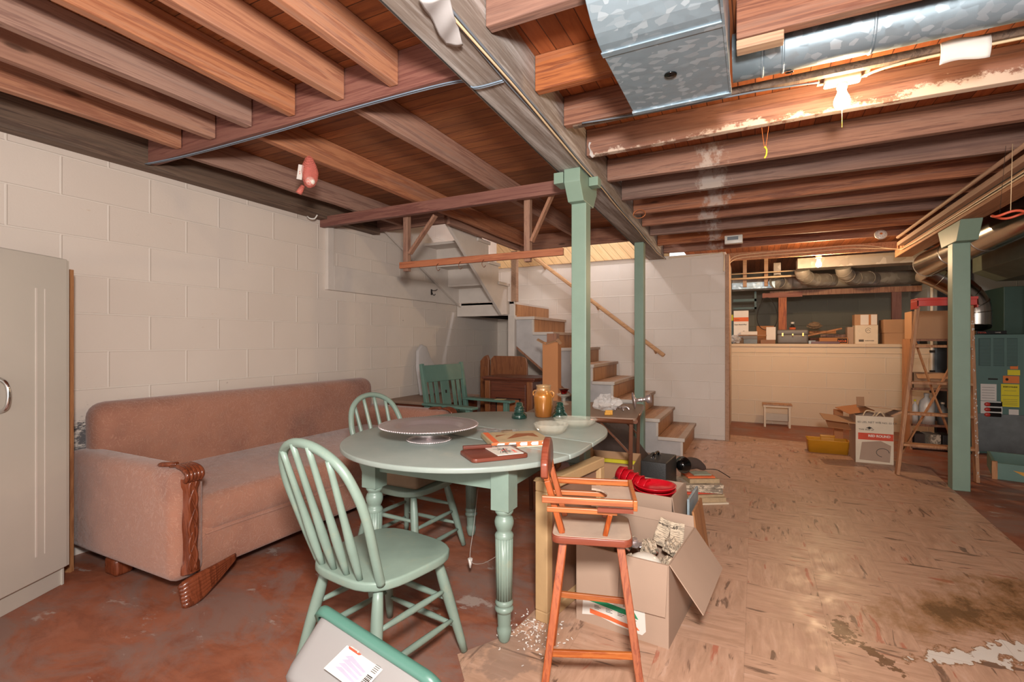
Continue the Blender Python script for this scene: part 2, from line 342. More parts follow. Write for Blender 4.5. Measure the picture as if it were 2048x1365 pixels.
M['cloth_b'] = plain('brown_paper_bag', '7b6650', .85, var=.12)
M['rug'] = plain('dark_crumpled_cloth', '4a3c36', .9, var=.3, sc=6)
M['copper'] = plain('copper_wire', 'c07040', .4, .6)
M['orange_ring'] = plain('orange_red_rubber', 'c4543a', .45)
def glass(name, c, rough=.03, ior=1.45, alpha=1):
    t = NT(name); t.b.inputs['Base Color'].default_value = lin(c); t.b.inputs['Transmission Weight'].default_value = 1; t.b.inputs['IOR'].default_value = ior; return t.set(rough)
M['glass_clear'] = plain('pressed_clear_glass', 'e8e4d2', .06, var=.05, Alpha=.15, Coat_Weight=1.0)
M['glass_green'] = plain('green_insulator_glass', '12352d', .06, var=.1, Coat_Weight=1.0)
M['glass_red'] = glass('ruby_glass', 'a01018', .04)
M['bag'] = plain('clear_plastic_bag', 'e6e2de', .15, var=.1, sc=20, bump=.5, Alpha=.45, Coat_Weight=1.0)
def lustre():
    t = NT('carnival_gold_glass'); sp = t.new('ShaderNodeSeparateXYZ'); tc = t.new('ShaderNodeTexCoord'); t.l(tc.outputs['Object'], sp.inputs[0])
    t.base(t.ramp(sp.outputs[2], [(.0, 'b06a2c'), (.14, 'd08838'), (.19, 'd8b080')])); t.b.inputs['Transmission Weight'].default_value = .35
    t.b.inputs['Coat Weight'].default_value = 1; return t.set(.22, .25)
M['lustre'] = lustre()
def tote():
    t = NT('milky_translucent_plastic'); t.b.inputs['Base Color'].default_value = lin('b4b0ae'); t.b.inputs['Transmission Weight'].default_value = .45
    t.b.inputs['Subsurface Weight'].default_value = .0; return t.set(.42)
M['tote'] = tote()
M['tote_rim'] = plain('sea_green_plastic', '4c7669', .35, var=.04)
def news():
    t = NT('printed_newspaper'); v = t.coord((1, 1, 1)); n = t.noise(t.coord((22, 210, 22)), 1, 3, .8); b = t.noise(v, 5, 3)
    col = t.mix(t.ramp(n, [(.48, 0.0), (.55, .7)]), 'cdbaa2', '4a4038'); col = t.mix(t.ramp(b, [(.62, 0.0), (.66, .4)]), col, '3a342e')
    col = t.mix(t.ramp(t.noise(t.coord((1, 1, 1), loc=(4, 4, 4)), 9, 2), [(.66, 0.0), (.68, .6)]), col, 'c8563a')
    t.base(col); return t.set(.9)
M['news'] = news()
def emit(name, c, st):
    t = NT(name); t.b.inputs['Emission Color'].default_value = lin(c); t.b.inputs['Emission Strength'].default_value = st; t.base('ffffff'); return t.set(.3)
M['bulb_on'] = emit('lit_bulb_glass', 'ffdcae', 420)
M['bulb_on2'] = emit('lit_far_bulb_glass', 'ffd9a8', 1150)
M['bulb_hall'] = emit('lit_hall_bulb_glass', 'f4f6ff', 900)
M['ink'] = plain('black_ink', '241f1c', .8)
M['ink_grey'] = plain('grey_ink', '5a544e', .8)
M['ink_red'] = plain('red_ink', 'd05038', .8)
M['ink_white'] = plain('white_ink', 'e6dcd0', .8)
M['ink_green'] = plain('green_ink', '10885c', .7)
M['ink_orange'] = plain('orange_ink', 'd8683a', .8)
M['game_pic'] = plain('faded_game_picture', 'b8a27e', .6, var=.15, sc=18)
M['books'] = plain('yellowed_pages', 'b39a78', .85, var=.15, sc=40)
M['pink_net'] = None
def net():
    t = NT('pink_mesh_net'); t.base('e07a6c'); w = t.new('ShaderNodeTexChecker'); w.inputs['Scale'].default_value = 260
    t.l(t.coord(), w.inputs['Vector']); n = t.noise(t.coord(), 25, 3); a = t.math('MAXIMUM', w.outputs['Fac'], t.ramp(n, [(.56, 0.0), (.66, 1.0)]))
    t.l(t.ramp(a, [(0.0, .10), (1.0, .80)]), t.b.inputs['Alpha']); return t.set(.6)
M['pink_net'] = net()

# ---------------------------------------------------------------- geometry helpers
def R3(x=0, y=0, z=0): return Euler((x, y, z)).to_matrix().to_4x4()
class G:
    def __init__(s): s.bm = bmesh.new()
    def add(s, vs, fs, mt=None, smooth=False):
        vv = [s.bm.verts.new((mt @ Vector(v)) if mt else v) for v in vs]
        for f in fs:
            try: q = s.bm.faces.new([vv[i] for i in f]); q.smooth = smooth
            except ValueError: pass
        return s
    def bx(s, x0, x1, y0, y1, z0, z1, mt=None):
        v = [(x, y, z) for x in (x0, x1) for y in (y0, y1) for z in (z0, z1)]
        return s.add(v, [(0, 1, 3, 2), (4, 6, 7, 5), (0, 4, 5, 1), (2, 3, 7, 6), (0, 2, 6, 4), (1, 5, 7, 3)], mt)
    def box(s, c, d, rot=None):
        mt = Matrix.Translation(c) @ (rot if rot else Matrix.Identity(4)); a, b, e = d[0] / 2, d[1] / 2, d[2] / 2
        return s.bx(-a, a, -b, b, -e, e, mt)
    def bar(s, p, q, w, h, up=(0, 0, 1), w2=None, h2=None):
        p, q = Vector(p), Vector(q); z = (q - p).normalized(); u = Vector(up)
        x = u.cross(z)
        if x.length < 1e-4: x = Vector((1, 0, 0)).cross(z)
        x.normalize(); y = z.cross(x); w2 = w2 or w; h2 = h2 or h; vs = []
        for P, a, b in ((p, w / 2, h / 2), (q, w2 / 2, h2 / 2)):
            vs += [P - x * a - y * b, P + x * a - y * b, P + x * a + y * b, P - x * a + y * b]
        return s.add(vs, [(3, 2, 1, 0), (4, 5, 6, 7), (0, 1, 5, 4), (1, 2, 6, 5), (2, 3, 7, 6), (3, 0, 4, 7)])
    def tube(s, pts, r, n=10, closed=False, cap=True, flat=None):
        pts = [Vector(p) for p in pts]; m = len(pts); rs = r if isinstance(r, (list, tuple)) else [r] * m
        rings = []; prev = None
        for i, p in enumerate(pts):
            a = pts[(i - 1) % m] if (closed or i > 0) else p; b = pts[(i + 1) % m] if (closed or i < m - 1) else p
            d = (b - a).normalized()
            if prev is None:
                x = d.cross(Vector((0, 0, 1)))
                if x.length < .05: x = d.cross(Vector((1, 0, 0)))
            else: x = prev - d * prev.dot(d)
            x.normalize(); y = d.cross(x); prev = x
            fy = flat or 1
            rings.append([s.bm.verts.new(p + (x * math.cos(2 * PI * k / n) + y * fy * math.sin(2 * PI * k / n)) * rs[i]) for k in range(n)])
        for i in range(m if closed else m - 1):
            A, B = rings[i], rings[(i + 1) % m]
            for k in range(n):
                f = s.bm.faces.new((A[k], A[(k + 1) % n], B[(k + 1) % n], B[k])); f.smooth = True
        if cap and not closed:
            s.bm.faces.new(rings[0][::-1]); s.bm.faces.new(rings[-1])
        return s
    def lathe(s, prof, n=28, mt=None, sx=1, sy=1, arc=1.0, flute=None):
        mt = mt or Matrix.Identity(4); rings = []
        for r, z in prof:
            if r < 1e-6: rings.append([s.bm.verts.new(mt @ Vector((0, 0, z)))]); continue
            ring = []
            for k in range(n):
                a = 2 * PI * k / n; rr = r * (flute(a, z, r) if flute else 1)
                ring.append(s.bm.verts.new(mt @ Vector((rr * sx * math.cos(a), rr * sy * math.sin(a), z))))
            rings.append(ring)
        for A, B in zip(rings, rings[1:]):
            if len(A) == 1 and len(B) == 1: continue
            for k in range(n):
                q = (A[0], B[(k + 1) % n], B[k]) if len(A) == 1 else ((A[k], A[(k + 1) % n], B[0]) if len(B) == 1 else (A[k], A[(k + 1) % n], B[(k + 1) % n], B[k]))
                f = s.bm.faces.new(q); f.smooth = True
        return s
    def prism(s, poly, z0, z1, mt=None, smooth=False):
        n = len(poly); vs = [(x, y, z0) for x, y in poly] + [(x, y, z1) for x, y in poly]
        vv = [s.bm.verts.new((mt @ Vector(v)) if mt else v) for v in vs]
        s.bm.faces.new(vv[:n][::-1]); s.bm.faces.new(vv[n:])
        for i in range(n):
            f = s.bm.faces.new((vv[i], vv[(i + 1) % n], vv[n + (i + 1) % n], vv[n + i])); f.smooth = smooth
        return s
    def sheet(s, fn, nu, nv, smooth=True):
        g = [[s.bm.verts.new(fn(i / nu, j / nv)) for j in range(nv + 1)] for i in range(nu + 1)]
        for i in range(nu):
            for j in range(nv):
                f = s.bm.faces.new((g[i][j], g[i + 1][j], g[i + 1][j + 1], g[i][j + 1])); f.smooth = smooth
        return s
    def sphere(s, c, r, n=16, sc=(1, 1, 1)):
        mt = Matrix.Translation(c) @ Matrix.Diagonal((sc[0], sc[1], sc[2], 1))
        return s.lathe([(r * math.sin(PI * k / n), -r * math.cos(PI * k / n)) for k in range(n + 1)], n * 2, mt)
    def xf(s, mt): bmesh.ops.transform(s.bm, matrix=mt, verts=s.bm.verts[:]); return s
    def cut_ends(s): return s
    def o(s, name, mat, parent=None, bev=0, seg=2, solid=0, sub=0, kind=None, label=None, smooth=False):
        bmesh.ops.recalc_face_normals(s.bm, faces=s.bm.faces[:])
        me = bpy.data.meshes.new(name); s.bm.to_mesh(me); s.bm.free(); me.materials.append(M[mat] if isinstance(mat, str) else mat)
        ob = bpy.data.objects.new(name, me); COL.objects.link(ob)
        if smooth:
            for p in me.polygons: p.use_smooth = True
        if parent: ob.parent = parent
        if solid:
            m = ob.modifiers.new('solid', 'SOLIDIFY'); m.thickness = solid; m.offset = 0
        if bev:
            m = ob.modifiers.new('bevel', 'BEVEL'); m.width = bev; m.segments = seg; m.limit_method = 'ANGLE'; m.angle_limit = .6
            if seg > 2:
                for p in me.polygons: p.use_smooth = True
        if sub:
            m = ob.modifiers.new('sub', 'SUBSURF'); m.levels = sub; m.render_levels = sub
        if kind: ob['kind'] = kind
        if label: ob['label'] = label
        return ob
def thing(name, label, cat, loc=(0, 0, 0), rz=0, group=None, rot=None):
    o = bpy.data.objects.new(name, None); COL.objects.link(o); o.location = loc; o.rotation_euler = rot if rot else (0, 0, rz)
    o.empty_display_size = .1; tag(o, label, cat, group); return o
def tag(o, label, cat, group=None):
    o['label'] = label; o['category'] = cat
    if group: o['group'] = group
    return o
def single(g, name, mat, label, cat, group=None, loc=None, rz=0, **kw):
    ob = g.o(name, mat, **kw); tag(ob, label, cat, group)
    if loc: ob.location = loc; ob.rotation_euler = (0, 0, rz)
    return ob
def dup(root, loc, rz, label=None, group=None):
    r = root.copy(); COL.objects.link(r); r.location = loc; r.rotation_euler = (0, 0, rz)
    if label: r['label'] = label
    if group: r['group'] = group
    for ch in list(root.children):
        c = ch.copy(); COL.objects.link(c); c.parent = r
        for g in list(ch.children):
            d = g.copy(); COL.objects.link(d); d.parent = c
    return r
def text(body, size, mt, mat, parent, name='lettering', ext=.0006, align='LEFT', bold=0):
    cu = bpy.data.curves.new('t', 'FONT'); cu.body = body; cu.size = size; cu.extrude = ext; cu.align_x = align; cu.offset = bold
    to = bpy.data.objects.new('t', cu); COL.objects.link(to)
    me = bpy.data.meshes.new_from_object(to.evaluated_get(bpy.context.evaluated_depsgraph_get()))
    bpy.data.objects.remove(to); bpy.data.curves.remove(cu)
    me.transform(mt); me.materials.clear(); me.materials.append(M[mat])
    ob = bpy.data.objects.new(name, me); COL.objects.link(ob); ob.parent = parent; return ob
FRONT = R3(PI / 2, 0, 0)          # text standing upright, facing -y
def smoothpath(pts, k=6, closed=False):
    pts = [Vector(p) for p in pts]; out = []; n = len(pts)
    for i in range(n if closed else n - 1):
        p0 = pts[(i - 1) % n] if (closed or i > 0) else pts[i]; p1 = pts[i]; p2 = pts[(i + 1) % n]; p3 = pts[(i + 2) % n] if (closed or i < n - 2) else p2
        for j in range(k):
            t = j / k; out.append(.5 * ((2 * p1) + (p2 - p0) * t + (2 * p0 - 5 * p1 + 4 * p2 - p3) * t * t + (3 * p1 - p0 - 3 * p2 + p3) * t ** 3))
    if not closed: out.append(pts[-1])
    return out
def rrect(w, d, r, k=5):
    out = []
    for cx, cy, a0 in ((w / 2 - r, d / 2 - r, 0), (-w / 2 + r, d / 2 - r, PI / 2), (-w / 2 + r, -d / 2 + r, PI), (w / 2 - r, -d / 2 + r, 1.5 * PI)):
        for j in range(k + 1):
            a = a0 + PI / 2 * j / k; out.append((cx + r * math.cos(a), cy + r * math.sin(a)))
    return out
# ================================================================ the setting
def struct(g, name, mat, **kw): return g.o(name, mat, kind='structure', **kw)
LW = -3.37
g = G(); g.bx(LW - .3, 4.2, -2.2, 9.9, -.15, 0); struct(g, 'floor', 'floor_red')
g = G(); g.prism([(-.98, -2.2), (1.30, -2.2), (1.34, 3.6), (1.38, 4.6), (1.44, 5.7), (.93, 6.52), (-.36, 6.72), (-.36, 6.29), (-1.4, 6.29), (-1.4, 4.2), (-.8, 2.9), (-.84, 2.2), (-.88, 1.75), (-1.0, 1.55), (-.9, 1.44)], 0, .004); struct(g, 'floor', 'tile')
g = G(); g.bx(LW - .2, LW, -2.2, 6.5, 0, 2.27); g.bx(LW - .2, LW, 3.7, 6.5, 2.27, 3.3); struct(g, 'wall_left', 'wall_l')
g = G(); g.bx(LW, -.31, 6.3, 6.5, 0, 2.235); struct(g, 'wall_back', 'wall_b')
g = G(); g.bx(-.42, -.31, 6.5, 7.87, 0, 2.25); struct(g, 'wall_recess_left', 'wall_b')
g = G(); g.bx(-.31, 2.02, 7.87, 8.07, 0, 1.10); g.bx(-.31, 2.04, 7.85, 8.17, 1.10, 1.14); g.bx(-.31, 2.0, 7.862, 7.87, 1.015, 1.02); struct(g, 'wall_half', 'wall_half', bev=.006)
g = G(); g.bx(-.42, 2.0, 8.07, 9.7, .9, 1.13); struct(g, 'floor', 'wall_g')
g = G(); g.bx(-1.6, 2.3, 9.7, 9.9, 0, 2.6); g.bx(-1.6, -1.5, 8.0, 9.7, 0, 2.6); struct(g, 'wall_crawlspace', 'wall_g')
g = G(); g.bx(2.0, 4.2, 8.6, 8.8, 0, 2.6); g.bx(2.0, 2.1, 8.07, 8.6, 0, 2.6); struct(g, 'wall_furnace', 'wall_lg')
g = G(); g.bx(3.9, 4.1, -2.2, 8.8, 0, 2.5); struct(g, 'wall_right', 'wall_lg')
# board ceiling = underside of the floor above, with the stairwell left open
g = G(); g.bx(LW - .2, -.88, -2.2, 3.72, 2.43, 2.46); g.bx(-2.52, -.92, 3.72, 5.27, 2.43, 2.46); struct(g, 'ceiling', 'sub_l')
g = G(); g.bx(-.88, 4.1, -2.2, 9.9, 2.41, 2.46); struct(g, 'ceiling', 'sub_r')
g = G(); g.bx(LW, -.95, 6.27, 6.30, 2.235, 3.3); struct(g, 'wall_stairwell', 'pine')
g = G(); g.bx(LW, -.95, 5.2, 6.3, 3.3, 3.34); g.bx(-.97, -.93, 5.3, 6.27, 2.46, 3.3); g.bx(-2.56, -2.52, 3.76, 5.2, 2.46, 3.3); g.bx(LW, -2.5, 3.7, 3.74, 2.46, 3.3); g.bx(LW, -2.52, 3.7, 5.2, 3.3, 3.34); struct(g, 'wall_upper_hall', 'white_paint')
g = G(); g.bx(LW, LW + .09, -2.2, 3.7, 2.225, 2.28); g.bx(LW, LW + .05, -2.2, 3.7, 2.28, 2.43); struct(g, 'trim_1', 'plate')
g = G(); g.bx(LW, LW + .02, .7, 1.9, 0, .07); struct(g, 'baseboard_left', 'white_paint')
g = G(); g.bx(LW, LW + .035, 3.10, 3.17, 1.63, 2.225); struct(g, 'trim_2', 'white_paint', bev=.003)
g = G(); g.bx(LW, LW + .035, 3.17, 5.22, 1.63, 1.85); struct(g, 'trim_3', 'white_paint', bev=.003)
g = G(); g.bx(-.315, -.27, 6.26, 6.52, 0, 2.20); struct(g, 'trim_4', 'batten', bev=.004)

# ---- the three sage posts and two main beams
ORD = ['first', 'second', 'third', 'fourth', 'fifth', 'sixth', 'seventh', 'eighth', 'ninth', 'tenth', 'eleventh', 'twelfth']
def bxc(y): return -.875 - .037 * y
g = G(); w = .095
g.add([(bxc(y) + dx, y, z) for y in (-2.0, 6.29) for dx in (-w, w) for z in (2.20, 2.43)], [(0, 1, 3, 2), (4, 6, 7, 5), (0, 4, 5, 1), (2, 3, 7, 6), (0, 2, 6, 4), (1, 5, 7, 3)])
single(g, 'main_beam', 'beam', 'long grey whitewashed ceiling beam resting on the two left green posts', 'beam', bev=.006)
g = G(); g.bx(1.38, 1.53, 2.2, 6.7, 2.10, 2.245); single(g, 'side_beam', 'beam_r', 'orange-brown ceiling beam with cables, resting on the right green post', 'beam', bev=.005)
g = G(); g.bx(1.325, 1.38, 2.2, 6.35, 2.17, 2.21); single(g, 'batten', 'batten', 'raw wooden batten fixed along the side of the right ceiling beam', 'batten', bev=.003)
p = thing('support_post', 'sage green square post with bracket head rising behind the green table', 'post', (-.965, 2.90, 0))
G().bx(-.047, .047, -.047, .047, 0, 2.06).o('shaft', 'green_post', p, bev=.005)
g = G(); g.prism([(-.17, 2.199), (-.17, 2.12), (-.10, 2.02), (.10, 2.02), (.17, 2.12), (.17, 2.199)], -.05, .05, Matrix(((0, 0, 1, 0), (1, 0, 0, 0), (0, 1, 0, 0), (0, 0, 0, 1)))); g.xf(Matrix.Identity(4))
g.o('bracket', 'green_post', p, bev=.004)
G().bx(-.055, -.115, -.17, -.05, 2.12, 2.186).o('block', 'green_post', p, bev=.003)
G().bx(.052, .11, -.01, .06, 2.13, 2.184).o('block', 'green_post', p, bev=.003)
p = thing('support_post', 'sage green square post standing just in front of the stairs', 'post', (-1.07, 5.13, 0))
G().bx(-.047, .047, -.047, .047, 0, 2.199).o('shaft', 'green_post', p, bev=.005)
p = thing('support_post', 'sage green square post in front of the wooden stepladder', 'post', (1.452, 5.06, 0))
G().bx(-.055, .055, -.055, .055, 0, 1.97).o('shaft', 'green_post', p, bev=.005)
g = G(); g.prism([(-.26, 2.098), (-.17, 1.95), (.17, 1.95), (.26, 2.098)], -.065, .065, Matrix(((0, 0, 1, 0), (1, 0, 0, 0), (0, 1, 0, 0), (0, 0, 0, 1)))); g.o('bracket', 'green_post', p, bev=.004)

# ---- joists right of the main beam, running crosswise (y of their back faces)
JR = [.55, 1.05, 1.51, 1.97, 2.36, 2.78, 3.29, 3.76, 4.24, 4.68, 5.16, 5.70, 6.24]
def jr(x0, x1, yb, label, z0=2.26, th=.045, mat='joist_x'):
    g = G(); n = 12; y0 = yb - th; P = []
    for i in range(n + 1):
        x = x0 + (x1 - x0) * i / n; P.append((x, z0 + .004 * math.sin(x * 3 + yb * 7)))
    poly = P + [(x1, 2.409), (x0, 2.409)]
    g.prism(poly, -yb, -y0, Matrix(((1, 0, 0, 0), (0, 0, -1, 0), (0, 1, 0, 0), (0, 0, 0, 1))))
    ob = single(g, 'ceiling_joist', mat, label, 'joist', 'exposed joists right of the main beam', bev=.004); return ob
EX = {0: 'out at the top edge', 1: 'crossing above the curved duct end', 5: 'white-crusted along its lower edge, behind the lit bulb', 6: 'with a string loop hanging in front of it', }
for i, yb in enumerate(JR):
    xl = bxc(yb) + .10
    if yb in (1.51, 1.97, 2.36):
        jr(xl, -.47, yb, 'short joist stub between main beam and square duct, %s from the front' % {1.51: 'first', 1.97: 'second', 2.36: 'third'}[yb])
        if yb == 1.51: pass
        if yb == 1.97: jr(-.06, 3.85, yb, 'rough brown ceiling joist crossing in front of the round galvanised duct')
    else:
        jr(xl, 3.85, yb, 'joist right of the main beam, ' + EX.get(i, '%s one behind the lit bulb' % ORD[max(0, i - 5)]), mat='joist_crust' if i == 5 else 'joist_x')
g = G(); g.bx(-.82, 3.8, 2.33, 2.36, 2.255, 2.285); single(g, 'cable_runner_board', 'plate', 'thin wooden strip carrying cables between the round duct and the lit bulb', 'batten', bev=.002)
g = G(); g.bx(-.06, .09, 1.925, 1.975, 2.225, 2.258); single(g, 'wood_block', 'batten_x', 'small pale wood block under the joist beside the square duct', 'block', bev=.003)
# ledger board along the opening to the recess, bulb hangs off it
g = G(); g.bx(-.31, 1.36, 6.52, 6.56, 2.16, 2.25); single(g, 'ceiling_joist', 'beam_r', 'orange wooden board over the recess opening, carrying cream cables', 'joist')
# ---- left bay: joists running away from the camera to a header
JL = [(-2.95, 'nearest the left wall'), (-2.64, 'second from the left wall'), (-2.34, 'third from the left wall, notched knot'), (-2.02, 'fourth from the left wall, bright orange'), (-1.70, 'fifth from the left wall, dark and streaked'), (-1.39, 'nearest the main beam')]
def jl(x, y0, y1, label, grp, z0=2.28, mat='joist_y'):
    g = G(); n = 10; P = [(y0 + (y1 - y0) * i / n, z0 + .004 * math.sin(i * 1.7 + x * 9)) for i in range(n + 1)]
    g.prism(P + [(y1, 2.429), (y0, 2.429)], x - .023, x + .023, Matrix(((0, 0, 1, 0), (1, 0, 0, 0), (0, 1, 0, 0), (0, 0, 0, 1))))
    return single(g, 'ceiling_joist', mat, label, 'joist', grp, bev=.004)
for x, d in JL: jl(x, -2.0, 1.655, 'left bay joist ending at the header, ' + d, 'exposed joists of the left bay')
g = G(); g.bx(LW + .09, bxc(1.7) - .10, 1.66, 1.705, 2.25, 2.429); single(g, 'header_board', 'red_wood_x', 'header board with cables under it, from left wall to main beam', 'beam', bev=.004)
for x, y1, d in ((-3.03, 3.70, 'reddish one near the left wall above the net bag'), (-2.40, 5.24, 'pale one in the middle, behind the net bag'), (-1.70, 5.24, 'brown one nearest the main beam')):
    jl(x, 1.71, y1, 'joist beyond the header, ' + d, 'joists beyond the header')
g = G(); g.bx(-2.52, bxc(5.27) - .1, 5.245, 5.29, 2.255, 2.429); single(g, 'header_board', 'joist_x', 'brown header board along the front of the stairwell opening', 'beam', bev=.004)
g = G(); g.bx(LW + .001, -2.53, 3.70, 3.745, 2.255, 2.429); single(g, 'header_board', 'joist_x', 'dark header board over the upper stair flight by the left wall', 'beam', bev=.004)
g = G(); g.bx(-2.55, -2.505, 3.75, 5.24, 2.255, 2.429); single(g, 'header_board', 'joist_y', 'trimmer joist along the side of the stairwell opening', 'beam', bev=.004)
g = G(); g.bx(LW + .002, -1.075, 3.04, 3.085, 2.165, 2.252); single(g, 'cross_timber', 'red_wood_x', 'long red-brown two-by-four under the joists from left wall to green post', 'beam', bev=.003)

# ---- clothes rack hanging from the cross timber
t = thing('clothes_rack', 'hanging wooden clothes rail with hooks and diagonal braces below the ceiling', 'clothes rail', (-2.55, 3.11, 1.76))
G().bx(0, 1.39, -.012, .012, 0, .05).o('rail', 'orange_wood_x', t, bev=.002)
for x in (.02, 1.09):
    G().bx(x, x + .045, .012, .055, -.02, .50).o('upright', 'brown_wood_z', t, bev=.002)
    G().bar((x + .05, .034, .12), (x + .30 if x < .5 else x + .22, .034, .40 if x < .5 else .46), .02, .045, (0, 1, 0)).o('brace', 'brown_wood_z', t, bev=.002)
for x in (.38, .58, .78):
    G().tube(smoothpath([(x, -.014, .012), (x, -.03, .0), (x, -.04, -.025), (x + .01, -.03, -.045), (x + .02, -.02, -.03)], 4), .0025, 6).o('hook', 'bronze', t)

# ================================================================ staircase
st = thing('staircase', 'painted wooden staircase with wood-grain risers turning up along the back wall', 'stairs', (0, 0, 0))
RX = [-.66, -.905, -1.14, -1.38, -1.61, -1.85, -2.09, -2.325, -2.56]; TZ = [.186, .368, .552, .735, .917, 1.10, 1.283, 1.466, 1.65]
YS, YB = 5.25, 6.29
for k in range(8):
    z = TZ[k]; zb = TZ[k - 1] if k else 0
    g = G(); g.bx(RX[k + 1], RX[k] + .02, YS - .02, YB, z - .03, z); g.o('tread', 'tread', st, bev=.005)
    G().bx(RX[k] - .045, RX[k] + .022, YS - .02, YB, z - .031, z + .0015).o('worn_edge', 'dusty', st, bev=.002)
    g = G(); g.bx(RX[k] - .018, RX[k], YS + .018, YB, zb, z - .03); g.o('riser', 'riser', st)
    g = G(); g.bx(RX[k + 1], RX[k] + .021, YS - .045, YS - .02, z - .034, z + .001); g.o('nosing', 'white_paint', st, bev=.006)
    g = G(); g.bx(RX[k] - .022, RX[k], YS - .012, YS + .018, zb, z - .034); g.o('riser_trim', 'white_paint', st, bev=.002)
g = G(); g.bx(RX[8] - .018, RX[8], YS + .018, YB, TZ[7], TZ[8] - .03); g.o('riser', 'riser', st)
poly = [(RX[0] - .002, 0)]
for k in range(9): poly += [(RX[k] - .002, TZ[k] - .034), (RX[min(8, k + 1)] - .002, TZ[k] - .034)] if k < 8 else [(RX[8] - .002, TZ[8] - .19)]
poly2 = [(x, z) for x, z in poly[:-1]] + [(-2.56, TZ[7] - .034), (-2.56, 1.13), (-1.12, 0.0)]
g = G(); g.prism(poly2, -(YS + .016), -(YS - .010), Matrix(((1, 0, 0, 0), (0, 0, -1, 0), (0, 1, 0, 0), (0, 0, 0, 1)))); g.o('stringer', 'white_paint2', st)
g = G(); g.prism([(-2.56, 1.13), (-1.12, 0), (-1.16, 0), (-2.56, 1.098)], -(YS + .0), -(YS - .012), Matrix(((1, 0, 0, 0), (0, 0, -1, 0), (0, 1, 0, 0), (0, 0, 0, 1)))); g.o('stringer_edge', 'brown_wood_z', st)
g = G(); g.bx(-3.33, -2.56, YS - .05, YB, 1.62, 1.65); g.bx(-3.36, -2.555, YS - .05, YS - .02, 1.485, 1.65); g.o('landing', 'white_paint', st, bev=.003)
g = G(); [g.bx(x, x + .04, YS, YB, 1.49, 1.62) for x in (-3.2, -3.0, -2.8, -2.62)]; g.o('landing_joists', 'dark', st)
g = G(); g.bx(-2.63, -2.545, 5.18, 5.235, 0, 1.485); g.o('post', 'white_paint', st, bev=.003)
g = G(); g.bx(-2.60, -2.535, 5.20, 5.27, 1.65, 2.25); g.o('newel', 'batten', st, bev=.003)
# upper flight, climbing back towards the camera along the left wall
UY = [5.14, 4.905, 4.67, 4.435, 4.20, 3.965]; UZ = [1.855, 2.06, 2.265, 2.47, 2.60, 2.75]
for k in range(3):
    z = UZ[k]; zb = UZ[k - 1] if k else 1.65
    G().bx(-3.30, -2.62, UY[k + 1] - .001, UY[k] + .02, z - .028, z).o('tread', 'white_paint', st, bev=.003)
    G().bx(-3.30, -2.62, UY[k], UY[k] + .016, zb, z - .028).o('riser', 'white_paint', st)
    G().bx(-2.62, -2.60, UY[k + 1], UY[k] + .03, z - .03, z + .004).o('nosing', 'white_paint', st, bev=.002)
for xs in (-2.655, -3.33):
    zo = 0 if xs > -3 else -.05
    poly = [(5.20, 1.50), (5.20, 1.65), (UY[0], 1.65), (UY[0], UZ[0] - .03), (UY[1], UZ[0] - .03), (UY[1], UZ[1] - .03), (UY[2], UZ[1] - .03), (UY[2], UZ[2] - .03), (3.76, UZ[2] - .03 + .35), (3.76, 2.40 + zo), (5.0, 1.485)]
    if xs < -3: poly = [(5.20, 1.60), (5.20, 1.9), (3.76, 2.9), (3.76, 2.30)]
    g = G(); g.prism(poly, xs, xs + .035, Matrix(((0, 0, 1, 0), (1, 0, 0, 0), (0, 1, 0, 0), (0, 0, 0, 1)))); g.o('stringer', 'white_paint', st, bev=.002)
# stair handrail on the back wall
hr = thing('handrail', 'pale wooden handrail sloping down the white block wall beside the stairs', 'handrail', (0, 0, 0))
G().bar((-1.0, 6.215, 1.0), (-2.9, 6.215, 2.46), .045, .05, (0, 1, 0)).o('rail', 'batten_x', hr, bev=.01, seg=3)
for f in (.06, .45, .85):
    x, z = -1.0 - 1.9 * f, 1.0 + 1.46 * f
    G().bar((x, 6.215, z - .02), (x, 6.30, z - .06), .02, .02).o('bracket', 'batten_x', hr)
# ================================================================ furniture
# ---- cream metal cupboard at the left edge
t = thing('storage_cupboard', 'tall cream metal cupboard with chrome handle at the left wall', 'cupboard', (-2.99, 1.16, 0), math.radians(-63.9))
G().bx(0, .92, -.34, -.012, .088, 1.58).o('body', 'cabinet', t, bev=.004)
d = G().bx(.002, .46, -.012, .006, .09, 1.575).o('door', 'cabinet', t, bev=.004)
G().bx(.155, .162, .006, .0085, .2, 1.42).bx(.115, .119, .006, .008, .2, 1.42).o('groove', 'white_paint', d)
G().tube(smoothpath([(.315, .006, .88), (.315, .035, .90), (.315, .045, .95), (.315, .035, 1.0), (.315, .006, 1.02)], 5), .008, 8).o('handle', 'chrome', d)
G().bx(.465, .92, -.012, .006, .09, 1.575).o('door', 'cabinet', t, bev=.004)
G().bx(.0, .92, -.30, -.02, 0, .088).bx(0, .012, -.03, -.012, 0, .088).o('plinth', 'cabinet', t, bev=.002)
G().bx(-.012, .0, -.012, .0, .09, 1.57).o('edge_strip', 'cabinet', t)
single(G().bx(-.137, -.117, -.28, -.09, .0, 1.545), 'plywood_board', 'ladder', 'narrow brown board standing between cream cupboard and block wall', 'board', loc=(-2.99, 1.16, 0), rz=math.radians(-63.9))

